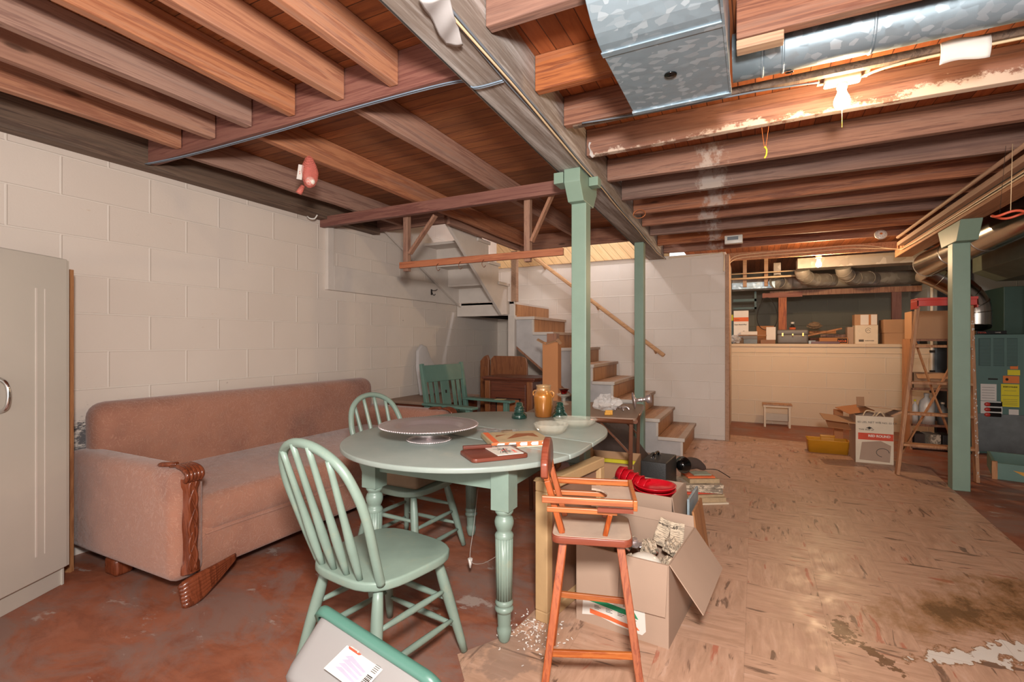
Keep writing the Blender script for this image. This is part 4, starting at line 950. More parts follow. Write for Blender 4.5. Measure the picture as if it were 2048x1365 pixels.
# framed pictures stood beside it
single(G().box((0, 0, .18), (.012, .27, .36)), 'framed_picture', plain('blue_grey_print', '8fa0a8', .4, var=.25), 'thin framed picture leaning against the box of red plates', 'picture', 'flat items beside the red plate box', loc=(-.30, 2.79, .004), rz=-.06, bev=.002)
o_ = single(G().box((0, 0, .16), (.01, .26, .32)), 'wooden_panel', 'ladder', 'thin brown wooden panel leaning outermost beside the box of red plates', 'board', 'flat items beside the red plate box', loc=(-.228, 2.72, .006), rz=-.05); o_.rotation_euler = (0, -.14, -.05)

# ---- under and behind the card table
C = carton('open brown cardboard box with a yellow strip under the folding table', .36, .40, .33, (-.93, 3.50, .004), .08, 'card', flaps=[('w', -.18, .18, 1.2, .12)])
G().bx(-.17, .165, .17, .192, .25, .275).o('yellow_strip', 'yellow_lt', C)
G().bx(-.175, .175, -.06, -.05, .01, .27).o('divider', 'card2', C)
t = thing('black_case', 'black upright carrying case with metal handle beside the folding table', 'case', (-.592, 3.46, .004), -.08)
G().bx(-.085, .085, -.15, .15, 0, .375).o('body', 'black', t, bev=.008, seg=3)
G().tube(smoothpath([(-.02, -.07, .375), (-.02, -.06, .40), (-.02, 0, .405), (-.02, .06, .40), (-.02, .07, .375)], 4), .008, 8).o('handle', 'blackgloss', t)
G().box((-.02, -.075, .38), (.03, .02, .008)).box((-.02, .075, .38), (.03, .02, .008)).o('handle_plate', 'chrome', t)
single(G().lathe([(0, 0), (.03, 0), (.032, .01), (.032, .19), (.014, .24), (.013, .27), (.024, .275), (.026, .29), (.022, .305), (0, .308)], 12), 'glass_bottle', 'glass_green', 'glass bottle with faceted stopper in front of the black case', 'bottle', loc=(-.60, 3.16, .004))
# pile of papers, magazines and books
pile = [(.34, .27, .012, 'cream', .55, 'thin wide cream board at the bottom of the paper pile'), (.29, .22, .035, 'books', .5, 'bundle of yellowed pages low in the paper pile'), (.28, .22, .02, 'books', .62, 'bundle of browned magazines in the paper pile'), (.27, .21, .014, 'ink_red', .52, 'red folder in the middle of the paper pile'), (.31, .25, .03, 'news', .2, 'stack of old newspapers in the paper pile'), (.29, .24, .025, 'news', .45, 'rumpled newspapers near the top of the paper pile'), (.22, .17, .03, 'books', .5, 'pale paperback bundle near the top of the paper pile'), (.20, .15, .012, 'ink_orange', .48, 'orange book on top of the paper pile')]
z = .004
for w_, d_, h_, m_, r_, lb in pile:
    single(G().bx(-w_ / 2, w_ / 2, -d_ / 2, d_ / 2, 0, h_), 'paper_bundle' if m_ in ('news', 'books') else ('book' if 'book' in lb else 'folder'), m_, lb, 'papers', 'pile of books and papers by the stairs', loc=(-.375 + random.uniform(-.01, .01), 3.86 + random.uniform(-.01, .01), z), rz=r_, bev=.002); z += h_ + .0015
single(G().bx(-.06, .07, -.05, .05, 0, .006), 'photo_card', plain('green_photo', '9aa08a', .5, var=.3), 'small green and white card on the orange book', 'card', loc=(-.37, 3.87, z), rz=.48)
t = thing('black_camera_flash', 'black glossy reflector lamp with dark cloth sleeve lying on the paper pile', 'lamp', (-.45, 3.66, .30), .9, rot=(math.radians(-18), 0, -.35))
G().lathe([(0, 0), (.055, .004), (.06, .02), (.035, .06), (.03, .07), (0, .07)], 28, R3(PI / 2 + .25, 0, 0)).o('reflector', 'blackgloss', t)
g = G(); g.tube(smoothpath([(0, -.05, .0), (.0, .05, .015), (.02, .14, .03), (.05, .22, .01)], 5), [.034, .036, .038, .040, .042, .042, .043, .043, .042, .04, .037, .034, .03, .026, .02, .012], 14); g.o('cloth_sleeve', 'rug', t)
G().tube(smoothpath([(.04, .2, .0), (.12, .24, .02), (.2, .2, .0), (.26, .16, -.02)], 6), .003, 6).o('cord', 'ink', t)
# dark heap below the stairs
g = G(); g.sheet(lambda u, v: Vector((-.42 + .84 * u, -.26 + .52 * v, .36 * (math.sin(PI * u) * math.sin(PI * v)) ** .6 + .04 * math.sin(13 * u + 5 * v) * math.sin(PI * u) * math.sin(PI * v) + .0)), 34, 24)
single(g, 'blanket_heap', 'rug', 'dark crumpled blanket heap on the floor under the stairs', 'blanket', loc=(-1.36, 4.78, .006), solid=.008)

# ---- folding card table
t = thing('card_table', 'brown folding card table with dusty top behind the main green post', 'folding table', (-1.116, 3.507, .004), math.radians(8))
G().prism(rrect(.76, .76, .03), .655, .675).o('top', 'tabletop_br', t, bev=.004)
g = G()
for s in (-1, 1): g.tube([(-.36, s * .372, .652), (.36, s * .372, .652)], .017, 10); g.tube([(s * .372, -.36, .652), (s * .372, .36, .652)], .017, 10)
g.o('rim', 'bronze', t)
for sx in (-1, 1):
    for sy in (-1, 1):
        G().bar((sx * .335, sy * .345, 0), (sx * .345, sy * .35, .65), .026, .026, (0, 1, 0)).o('leg', 'bronze', t, bev=.004)
        G().bar((sx * .14, sy * .35, .64), (sx * .335, sy * .352, .44), .012, .016, (0, 1, 0)).sphere((sx * .335, sy * .37, .44), .006, 5).sphere((sx * .24, sy * .37, .54), .005, 5).o('brace', 'bronze', t)
TZ2 = .68
g = crumple(.095, 17, (1.15, 1.0, .75)); single(g, 'plastic_bag', 'bag', 'clear plastic bag with glassware on the folding table behind the post', 'bag', loc=(-.93, 3.36, TZ2 + .068), solid=0)
single(G().bx(-.025, .025, -.006, .006, 0, .032).bx(-.03, .012, -.012, .004, .0, .018), 'yellow_label', 'yellow', 'bright yellow plastic label beside the clear bag on the folding table', 'label', loc=(-.885, 3.25, TZ2), rz=.4, bev=.003)
t = thing('silver_candle_holder', 'silver candle holder with round base lying on its side on the folding table', 'candle holder', (-.80, 3.60, TZ2 + .062), 0, rot=(0, math.radians(-82), math.radians(200)))
G().lathe([(0, 0), (.06, 0), (.061, .006), (.04, .014), (.014, .022), (.012, .05), (.02, .06), (.012, .07), (.016, .09), (.032, .10), (.033, .13), (.028, .13), (.026, .105), (0, .10)], 32).o('body', 'silver', t)
g = G()
for k in range(6): a = k * 1.05; g.tube(smoothpath([(0, 0, .02), (.04 * math.cos(a), .04 * math.sin(a), .03), (.06 * math.cos(a), .06 * math.sin(a), .01)], 4), .006, 7)
single(g, 'silver_ornament', 'silver', 'small curly silver ornament in front of the candle holder', 'ornament', loc=(-.845, 3.42, TZ2 + .008), smooth=True)
t = thing('cut_glass_compote', 'cut glass compote holding a red dish, behind the amber jar', 'compote', (-1.345, 3.62, TZ2))
G().lathe([(0, 0), (.04, 0), (.042, .004), (.012, .02), (.012, .05), (.05, .07), (.065, .085), (.062, .085), (.045, .07), (0, .06)], 32, flute=lambda a, z, r: 1 + .02 * math.cos(14 * a)).o('bowl', 'glass_clear', t)
single(G().lathe([(0, 0), (.022, 0), (.025, .01), (.035, .03), (.045, .036), (.042, .037), (.03, .03), (0, .008)], 30, flute=lambda a, z, r: 1 + .07 * math.cos(6 * a) * (r > .04)), 'ruby_glass_dish', 'glass_red', 'small ruby red glass dish with ruffled rim behind the amber jar', 'dish', loc=(-1.345, 3.62, TZ2 + .0865))
single(G().bx(-.05, .05, -.05, .05, 0, .045), 'white_lace_box', 'cream', 'small white and pink box at the near left of the folding table', 'box', loc=(-1.37, 3.24, TZ2), rz=.2, bev=.004)
single(G().lathe([(0, 0), (.018, 0), (.02, .03), (.012, .05), (0, .055)], 16), 'orange_figurine', 'ink_orange', 'small orange figurine beside the amber jar on the folding table', 'figurine', loc=(-1.245, 3.25, TZ2))

# ---- translucent tote leaning on the front chair
e1 = Vector((.985, -.044, -.175)).normalized(); e2 = Vector((.3, -.84, -.455)); e2 = (e2 - e1 * e2.dot(e1)).normalized(); e3 = e1.cross(e2)
mt = Matrix(((e1.x, e3.x, -e2.x, 0), (e1.y, e3.y, -e2.y, 0), (e1.z, e3.z, -e2.z, 0), (0, 0, 0, 1)))      # local z points out of the opening
mt.translation = Vector((-1.128, 1.015, .424)) + e1 * .225 + e3 * .15
t = thing('storage_tote', 'translucent plastic tote with green rim tipped against the foreground chair', 'storage box', mt.translation, 0, rot=mt.to_euler())
def ring(w, d, r, z): return [(x, y, z) for x, y in rrect(w, d, r, 6)]
def shell(rings, g, closed_bottom=True):
    n = len(rings[0]); vs = [g.bm.verts.new(v) for rg in rings for v in rg]
    for i in range(len(rings) - 1):
        for k in range(n):
            f = g.bm.faces.new((vs[i * n + k], vs[i * n + (k + 1) % n], vs[(i + 1) * n + (k + 1) % n], vs[(i + 1) * n + k])); f.smooth = True
    if closed_bottom: g.bm.faces.new(vs[:n][::-1])
    return g
g = G(); shell([ring(.34, .20, .04, -.172), ring(.37, .23, .05, -.165), ring(.385, .245, .05, -.14), ring(.42, .275, .04, -.02), ring(.43, .285, .04, 0)], g); g.o('body', 'tote', t, solid=.003)
g = G(); shell([ring(.43, .285, .04, -.024), ring(.455, .31, .05, -.024), ring(.462, .317, .05, -.006), ring(.455, .31, .05, .004), ring(.43, .285, .04, .004), ring(.43, .285, .04, -.024)], g, False); g.o('rim', 'tote_rim', t)
# pasted label on the side facing up (local -y)
tilt = math.atan2(.0225, .13)
LM = Matrix.Translation((.0, -.1385, -.07)) @ R3(PI / 2 - tilt - .0, 0, 0)
g = G(); g.bx(-.065, .065, -.05, .045, .001, .0018, LM); lb = g.o('label', 'paper', t)
G().prism([(x - .035, y + .03) for x, y in rrect(.046, .018, .007)], .0019, .0022, LM).o('red_logo', 'ink_red', lb)
text('Sterling', .0105, LM @ Matrix.Translation((-.054, .027, .0024)), 'ink_white', lb)
g = G()
for k in range(4): g.add([(-.045, -.032 + k * .011, .002), (.03, -.04 + k * .011, .002), (.035, -.035 + k * .011, .002), (-.03, -.024 + k * .012, .002)], [(0, 1, 2, 3)], LM)
g.o('label_drawing', plain('lilac_print', 'a8a2b4', .8), lb)
g = G()
for k in range(12): g.bx(.042, .060, -.046 + k * .0036, -.0445 + k * .0036 + (k % 3) * .0006, .0019, .0023, LM)
g.o('barcode', 'ink', lb)
g = G()
for k in range(5): g.bx(.042, .058, .006 + k * .005, .008 + k * .005, .0019, .0023, LM)
g.o('small_print', 'ink_grey', lb)

# ================================================================ far right of the room
t = thing('step_stool', 'small cream step stool with wooden top against the cream half wall', 'stool', (.27, 7.64, 0))
G().bx(-.18, .18, -.10, .10, .30, .318).o('top', 'tread', t, bev=.004)
G().bx(-.17, .17, -.095, .09, .275, .30).o('frame', 'cream', t, bev=.002)
for sx in (-1, 1):
    for sy in (-1, 1): G().box((sx * .148, sy * .082, .138), (.026, .024, .274)).o('leg', 'cream', t, bev=.002)
G().bx(-.15, .15, .07, .082, .07, .17).o('back_board', 'cream', t)
t = thing('tool_caddy', 'mustard yellow plastic caddy with centre handle on the tile floor', 'caddy', (.685, 6.13, .004), 0)
g = G(); shell([ring(.35, .17, .02, 0), ring(.375, .20, .025, .13), ring(.385, .21, .025, .135)], g); g.o('tray', 'yellow', t, solid=.004)
G().bx(-.055, .06, -.008, .008, .02, .17).o('divider', 'yellow', t)
G().bx(-.065, .07, -.014, .014, .155, .178).o('handle', 'yellow', t, bev=.006, seg=3)
D = carton('large upright white and red printed carton overflowing with flattened cardboard', .30, .30, .455, (1.02, 5.89, .004), .03, 'card2', flaps=[('e', -.14, .14, .5, .1)])
CD = Matrix.Translation((1.02, 5.89, .004)) @ R3(0, 0, .03)
G().bx(-.149, .149, -.152, -.1505, .002, .452).o('front_panel', 'cream', D)
G().bx(-.13, .147, -.1535, -.152, .225, .29).o('red_band', 'ink_red', D)
G().prism([(-.12, .03), (.12, .02), (.13, .18), (.05, .22), (-.10, .20)], .152, .153, FRONT).o('brown_scuff', 'card2', D)
FM = lambda x, z: Matrix.Translation((x, -.1532, z)) @ FRONT
text('60 LBS. NET WT.', .026, FM(-.135, .385), 'ink_grey', D)
text('12 NO. 03 CT', .024, FM(.03, .385), 'ink_grey', D, name='lettering')
text('THIS SIDE UP', .021, FM(-.125, .315), 'ink', D)
G().prism([(-.07, .336), (-.04, .352), (-.01, .336)], .1532, .1538, FRONT).bx(-.05, -.03, -.1538, -.1532, .330, .338).o('arrow_mark', 'ink', D)
text('RED ROUND', .03, FM(-.05, .255).copy() @ Matrix.Translation((0, 0, .001)), 'ink_white', D, bold=.001)
g = G(); g.tube([(.065 + .05 * math.cos(a), -.1535, .11 + .04 * math.sin(a)) for a in [k * .35 for k in range(14)]], .003, 5); g.o('round_mark', 'ink_grey', D)
for k, (p, s_, rt, lb) in enumerate((((-.27, -.05, .40), (.30, .22), (.15, .1, .1), 'flattened cardboard piece sticking out left of the printed carton'), ((-.12, .06, .49), (.26, .2), (.2, -.12, .5), 'flattened cardboard piece lying across the printed carton'), ((.08, .06, .515), (.34, .16), (-.1, .08, -.1), 'dark cardboard piece lying across the right of the printed carton'), ((-.27, .0, .33), (.20, .12), (.5, .1, .2), 'lower bent cardboard piece left of the printed carton'), ((-.06, .12, .55), (.07, .12), (1.5, 0, .3), 'cardboard tab standing up behind the printed carton'))):
    o_ = single(G().box((0, 0, 0), (s_[0], s_[1], .006)), 'cardboard_piece', 'card3' if k % 2 else 'card', lb, 'cardboard', 'flattened cardboard in the printed carton', loc=CD @ Vector(p)); o_.rotation_euler = rt
g = G(); g.tube(smoothpath([(-.08, -.10, .44), (-.05, -.11, .50), (.02, -.08, .48), (.0, -.06, .43)], 6), .006, 8); g.tube(smoothpath([(.02, -.1, .44), (.06, -.11, .49), (.10, -.09, .44)], 6), .006, 8)
single(g, 'cable_coil', 'cable', 'coiled cream cable lying in the printed carton', 'cable', loc=(1.02, 5.89, .004))
single(G().bx(-.04, .04, -.03, .03, 0, .44), 'corrugated_tube', 'card3', 'tall flat brown carton standing left behind the printed carton', 'box', loc=(.80, 6.26, .004))

# ---- stepladder
t = thing('stepladder', 'paint-spattered wooden stepladder with red top behind the right green post', 'ladder', (1.385, 5.36, .004))
H = 1.53
def fr(s, z): f = z / H; return Vector((s * (.265 - .09 * f) + .085 * f, .12 * f, z))
def rr(s, z): f = z / H; return Vector((s * (.22 - .055 * f) + .06 + .03 * f, .42 - .24 * f, z))
for s in (-1, 1):
    G().bar(fr(s, 0), fr(s, H), .024, .07, (0, 1, 0)).o('front_rail', 'ladder', t, bev=.003)
    G().bar(rr(s, 0), rr(s, H), .022, .036, (0, 1, 0)).o('rear_rail', 'ladder', t, bev=.003)
for z in (.27, .54, .81, 1.13):
    a, b = fr(-1, z), fr(1, z); G().bx(a.x + .01, b.x - .01, a.y - .045, a.y + .05, z - .011, z + .011).o('step', 'ladder', t, bev=.003)
for s in (-1, 1): G().bar(rr(s, .10), rr(-s * .02, .68), .012, .035, (0, 1, 0)).bar(rr(s, 1.2), rr(-s * .02, .66), .012, .035, (0, 1, 0)).o('brace', 'ladder', t)
G().bx(-.115, .29, .04, .25, H, H + .022).bx(-.115, .29, .04, .05, H - .05, H).bx(-.115, -.105, .04, .25, H - .07, H).bx(.28, .29, .04, .25, H - .07, H).o('top', 'redsteel', t, bev=.002)
g = G()
for k in range(46): z = random.uniform(.05, 1.4); p = fr(1, z); g.sphere((p.x + random.uniform(-.012, .012), p.y - .037, z), random.uniform(.003, .006), 3, (1, .2, 1.4))
g.o('paint_spatter', 'white_paint', t)

# ---- shelf unit with bottles behind the ladder
t = thing('shelf_unit', 'brown wooden shelf unit with bottles behind the stepladder', 'shelf', (1.72, 6.85, 0))
for z in (.03, .27, .66, 1.19): G().bx(-.20, .20, -.16, .16, z - .012, z + .012).o('shelf', 'brown_wood_z', t, bev=.002)
for sx in (-1, 1): G().bx(sx * .2 - .01, sx * .2 + .01, -.16, .16, 0, 1.2).o('side', 'ladder', t)
def jug(label, x, r, h, mat, cap, z=.2825, y=6.76):
    t = thing('bottle', label, 'bottle', (x, y, z), 0, 'bottles on the shelf unit'); G().lathe([(0, 0), (r, 0), (r, h * .6), (r * .85, h * .75), (r * .3, h * .86), (r * .3, h * .93), (0, h * .93)], 24).o('body', mat, t)
    G().lathe([(0, h * .92), (r * .36, h * .92), (r * .36, h), (0, h)], 16).o('cap', cap, t)
jug('white plastic jug with moulded shoulder on the shelf behind the ladder', 1.67, .07, .33, 'white_plastic', 'white_plastic', y=6.76)
jug('clear bottle with yellow cap on the shelf behind the ladder', 1.56, .028, .26, 'white_plastic', 'yellow_lt', y=6.72)
jug('grey tin bottle at the right of the shelf behind the ladder', 1.80, .045, .24, 'zincdirty', 'cream', y=6.74)
carton('small open tan carton on the upper shelf behind the ladder', .30, .2, .16, (1.70, 6.82, .673), 0, 'card', flaps=[('n', -.14, .14, -.6, .1)])
carton('brown cardboard box on top of the shelf unit, seen above the ladder steps', .39, .28, .30, (1.72, 6.83, 1.203), 0, 'card')
for x, m_, r_ in ((1.60, 'rug', 0), (1.72, 'news', .2), (1.83, 'black', .1)):
    single(G().bx(-.045, .045, -.1, .1, 0, .13), 'storage_tin', m_, {1.60: 'dark brown small box low on the shelf unit', 1.72: 'newspaper-covered small box low on the shelf unit', 1.83: 'black small box low on the shelf unit'}[x], 'box', 'small boxes low on the shelf unit', loc=(x, 6.82, .043), rz=r_, bev=.003)

# ---- furnace
t = thing('furnace', 'teal enamel furnace with louvred panel and yellow energy label at the right edge', 'furnace', (2.05, 6.8, 0))
G().bx(0, .42, 0, .7, 0, 1.25).o('cabinet', 'furnace', t, bev=.006)
G().bx(.005, .42, -.012, 0, .02, .42).o('lower_panel', 'zincdirty', t, bev=.004)
v_ = G().bx(.06, .36, -.008, .002, .92, 1.21).o('vent_panel', 'furnace_d', t)
g = G()
for k in range(20): g.bx(.065, .355, -.014, -.007, .93 + k * .0138, .936 + k * .0138)
g.o('louvres', 'furnace', v_)
G().bx(.15, .17, -.016, 0, .92, 1.21).bx(.255, .275, -.016, 0, .92, 1.21).o('mullion', 'furnace', v_)
G().bx(.42, .45, -.03, .0, 0, 1.78).o('corner_strip', 'chrome', t)
G().bx(.452, .9, .0, .7, 0, 1.25).o('side_cabinet', 'furnace_d', t, bev=.004)
def lab(x0, x1, z0, z1, mat, name, y=-.004): return G().bx(x0, x1, y, 0 if y > -.02 else y + .003, z0, z1).o(name, mat, t)
e = lab(.235, .375, .50, .735, 'yellow_lt', 'energy_label')
text('ENERGYGUIDE', .0165, Matrix.Translation((.305, -.005, .70)) @ FRONT, 'ink', e, align='CENTER', bold=.0006)
g = G(); g.bx(.24, .37, -.0055, -.004, .615, .619); [g.bx(.25, .36, -.0055, -.004, .52 + k * .018, .523 + k * .018) for k in range(4)]; g.bx(.26, .35, -.0055, -.004, .665, .668); g.o('print_lines', 'ink_grey', e)
e = lab(.25, .375, .745, .82, 'orange_lab', 'warning_label'); G().sphere((.28, -.005, .783), .012, 6, (1, .2, 1.2)).o('flame_mark', 'ink', e)
lab(.285, .38, .828, .882, 'yellow_lt', 'small_yellow_label'); lab(.305, .365, .89, .928, 'orange_lab', 'small_orange_label')
e = lab(.075, .20, .555, .73, 'paper', 'paper_sheet'); g = G(); [g.bx(.085, .185, -.0055, -.004, .58 + k * .028, .583 + k * .028) for k in range(5)]; g.o('print_lines', 'ink_grey', e)
lab(.295, .37, .35 + .02, .475, 'paper', 'white_tag')
e = lab(.075, .245, .375, .55, 'white_plastic', 'switch_panel')
for k in range(3):
    s_ = G().bx(.125, .235, -.02, -.004, .39 + k * .054, .43 + k * .054).o('switch', 'blackgloss', e, bev=.006)
    s2 = G().sphere((.125, -.016, .41 + k * .054), .022, 6, (1.2, .5, 1)).o('red_knob', 'redsteel', e)
lab(.135, .21, .775, .79, 'ink', 'name_plate')
t2 = thing('flat_game_box', 'flat black box with red and white lettering lying on the furnace', 'box', (2.12, 6.80, 1.252), 0)
G().bx(-.03, .21, 0, .25, 0, .035).o('body', 'blackgloss', t2, bev=.002)
text('TRIVIA', .024, Matrix.Translation((-.02, -.001, .008)) @ FRONT, 'ink_red', t2)
text('GAMES', .014, Matrix.Translation((.12, -.001, .012)) @ FRONT, 'ink_white', t2)
# ---- green painted tray on the floor at the right edge
t = thing('painted_tray', 'green painted wooden tray with pointed cut-out on the floor at right', 'tray', (2.30, 5.75, 0), math.radians(-14))
G().bx(-.42, -.40, -.28, .30, 0, .14).bx(.40, .42, -.28, .30, 0, .14).o('end_board', 'mint_dark', t, bev=.002)
G().bx(-.40, .40, -.28, -.26, 0, .14).bx(-.40, .40, .28, .30, 0, .14).o('side_board', 'mint_dark', t, bev=.002)
G().bx(-.40, .40, -.26, .28, 0, .012).o('bottom', 'brown_wood_z', t)
G().prism([(-.30, .09), (-.08, .07), (-.04, .035), (-.24, .055)], .281, .284, FRONT).o('pointed_patch', 'yellow', t)
G().box((-.41, -.27, .075), (.035, .035, .15)).o('corner_post', 'ladder', t)
# ================================================================ ducts and pipes
t = thing('square_duct', 'large square galvanised duct boot with curved end hanging below the joists', 'duct', (0, 0, 0))
x0, x1 = -.445, -.085; z0 = 2.115
prof = [(2.02, 2.405), (2.02, z0 + .01), (2.015, z0), (1.56, z0)]
for k in range(1, 11): a = PI / 2 * k / 10; prof.append((1.56 - .30 * math.sin(a), z0 + .29 - .29 * math.cos(a)))
MX = Matrix(((0, 0, 1, 0), (1, 0, 0, 0), (0, 1, 0, 0), (0, 0, 0, 1)))
G().prism(prof, x0, x1, MX).o('body', 'galv', t, bev=.002)
G().bx(x0 - .003, x1 + .003, 1.55, 1.575, z0 - .003, z0 + .002).bx(x1 - .001, x1 + .006, 1.3, 2.02, z0 - .004, z0 + .012).bx(x0 - .004, x1 + .004, 2.005, 2.026, z0 - .005, z0 + .004).o('seam', 'galv', t)
G().lathe([(0, -.006), (.012, -.006), (.015, -.003), (.020, -.004), (.022, 0), (0, 0)], 24, Matrix.Translation((-.265, 1.78, z0 - .001))).o('plug', 'blackgloss', t)
t = thing('round_duct', 'round galvanised duct running crosswise beside the lit bulb', 'duct', (0, 0, 0))
g = G(); g.tube([(-.08 + .2 * k, 2.155, 2.315) for k in range(21)], .088, 28); g.o('pipe', 'galv', t)
for x in (.02, .09, .37, .95, 1.6): G().tube([(x, 2.155, 2.315), (x + .01, 2.155, 2.315)], .0915, 28).o('collar', 'galv', t)
G().lathe([(0, -.004), (.01, -.004), (.014, -.002), (.016, 0), (0, 0)], 20, Matrix.Translation((.12, 2.155 + .03, 2.315 - .087)) @ R3(.3, 0, 0)).o('plug', 'blackgloss', t)
t = thing('round_duct', 'shiny round metal duct slanting behind the right green post', 'duct', (0, 0, 0))
P = [Vector((1.63, 6.55, 1.99)), Vector((1.79, 4.97, 2.09)), Vector((1.92, 3.7, 2.17))]
g = G(); g.tube(P, .128, 32, cap=False); g.o('pipe', 'shiny', t)
G().tube([P[0] + (P[0] - P[1]).normalized() * .0, P[0] + (P[0] - P[1]).normalized() * .008], .131, 32).o('end_cap', 'galv_dull', t)
for f in (.35, .7): q = P[0].lerp(P[1], f); G().tube([q, q + (P[1] - P[0]).normalized() * .012], .1315, 32).o('seam', 'shiny', t)
t = thing('flue_pipe', 'bright metal flue elbow rising from the furnace behind the stepladder', 'flue', (0, 0, 0))
pp = smoothpath([(2.20, 7.15, 1.34), (2.20, 7.15, 1.50), (2.17, 7.13, 1.62), (2.05, 7.08, 1.76), (1.90, 7.02, 1.86), (1.80, 7.0, 1.92), (1.70, 6.97, 1.97)], 4)
G().tube(pp, .128, 28).o('pipe', 'shiny', t)
G().lathe([(.128, 0), (.12, -.02), (.09, -.035), (.06, -.045), (.06, -.085), (0, -.085)], 28, Matrix.Translation((2.20, 7.15, 1.34))).o('reducer', 'shiny', t)
for k in (4, 7, 10, 13, 18): d_ = (pp[k + 1] - pp[k]).normalized(); G().tube([pp[k], pp[k] + d_ * .01], .131, 28).o('seam', 'shiny', t)
t = thing('trunk_duct', 'dusty green-grey rectangular trunk duct over the furnace', 'duct', (0, 0, 0))
G().prism([(2.06, 1.90), (2.06, 2.30), (3.4, 2.30), (3.4, 1.80), (2.25, 1.80)], -6.8, -3.6, Matrix(((1, 0, 0, 0), (0, 0, -1, 0), (0, 1, 0, 0), (0, 0, 0, 1)))).o('body', 'trunk', t, bev=.003)
G().bx(2.25, 3.2, 5.5, 5.52, 1.79, 1.80).o('seam', 'trunk', t)
single(G().bx(2.62, 3.4, 7.72, 8.4, 1.26, 1.82), 'plenum', 'furnace_d', 'dark green furnace plenum box at the far right edge', 'duct', bev=.004)
# recess ducts
t = thing('round_duct', 'dull galvanised round duct with rectangular branch and elbows over the crawlspace', 'duct', (0, 0, 0))
G().bx(.50, 1.86, 7.42, 7.70, 2.13, 2.265).o('rectangular_branch', 'galv_dull', t, bev=.003)
G().bx(1.05, 1.056, 7.415, 7.705, 2.127, 2.267).o('seam', 'galv_dull', t)
G().tube([(-.31, 8.22, 2.035), (2.0, 8.22, 2.035)], .094, 24).o('pipe', 'galv_dull', t)
for (xa, xb, y0_) in ((.56, .88, 7.6), (1.02, 1.36, 7.6)):
    e_ = smoothpath([(xa, 7.56, 2.125), (xa + .02, 7.60, 2.07), (xa + .13, 7.80, 2.02), (xb, 8.02, 2.03), (xb + .1, 8.2, 2.035)], 4)
    ob = G().tube(e_, .088, 20).o('elbow', 'galv_dull', t)
    g = G()
    for k in (3, 6, 9, 12): g.tube([e_[k], e_[k] + (e_[k + 1] - e_[k]).normalized() * .006], .0905, 20)
    g.o('elbow_seam', 'galv_dull', ob)
e_ = smoothpath([(.285, 7.92, 2.03), (.30, 8.0, 2.03), (.36, 8.10, 2.03), (.46, 8.14, 2.03)], 4)
G().tube(e_, .100, 24, cap=False).o('elbow', 'galv_dull', t, solid=.004)
G().bx(.24, .33, 7.95, 8.02, 2.13, 2.30).o('riser_strap', 'galv_dull', t)
up = thing('hall_bulb', 'lit bulb on the upstairs hall ceiling above the stairwell', 'light bulb', (-1.9, 5.75, 3.22)); G().sphere((0, 0, 0), .035, 10).o('bulb', 'bulb_hall', up)
G().bx(-.31, .26, 8.06, 8.12, 1.955, 2.05).o('flat_section', 'galv', t)
t = thing('purlin', 'dark horizontal timber under the crawlspace ducts', 'beam', (0, 0, 0)); t_ = t
G().bx(.20, 2.0, 8.30, 8.36, 1.85, 1.925).o('board', 'brown_wood_z', t)
G().bx(.10, .62, 8.285, 8.30, 1.83, 1.90).o('splice', 'red_wood_x', t)
for x, m_, lb in ((.315, 'orange_wood_x', 'orange-brown timber post standing in the crawlspace at left'), (1.68, 'red_wood_x', 'purplish timber post standing in the crawlspace at right')):
    single(G().bx(0, .105, 0, .05, 0, .72), 'crawlspace_post', wood('post_wood_' + m_, '7c3f2a' if x < 1 else '5c3a34', 'b8704a' if x < 1 else '7c5850', 'Z'), lb, 'post', loc=(x, 8.31, 1.13))
for x in (-.16, .12): single(G().bx(0, .05, 0, .09, 0, .42), 'wall_stud', 'batten_x', 'short wooden stud under the ceiling, %s of the pair over the recess' % ('left' if x < 0 else 'right'), 'stud', 'studs over the recess', loc=(x, 8.0, 1.98))
for i, (z, r_, xe) in enumerate(((2.145, .008, .55), (2.075, .014, .55))):
    single(G().tube([(-.31, 7.75, z), (xe, 7.75, z + .005)], r_, 8), 'water_pipe', 'cable', '%s cream pipe running across the top of the recess at left' % ('thin upper', 'thicker lower')[i], 'pipe')
t = thing('pipe_bracket', 'dark green angled metal bracket in the crawlspace at left', 'bracket', (0, 0, 0))
G().bx(-.31, .02, 8.5, 8.52, 1.80, 1.84).bx(-.31, .02, 8.5, 8.52, 1.68, 1.71).bx(-.01, .02, 8.5, 8.52, 1.68, 1.95).o('bars', 'furnace_d', t)
g = G(); g.tube([(.16 + .13 * math.cos(a) * (1 - .25 * math.sin(a)), 8.15, 1.58 + .24 * math.sin(a)) for a in [2 * PI * k / 32 for k in range(32)]], .006, 6, closed=True)
single(g, 'cable_loop', 'ink', 'black cable loop hanging in the crawlspace left of the orange post', 'cable')
t = thing('conduit', 'white vertical conduit with black clips at the end of the half wall', 'conduit', (1.98, 7.80, 0))
G().tube([(0, 0, .3), (0, 0, 1.9)], .018, 10).o('pipe', 'white_plastic', t)
for z in (.55, .8, 1.05): G().box((0, -.01, z), (.05, .03, .03)).o('clip', 'ink', t)

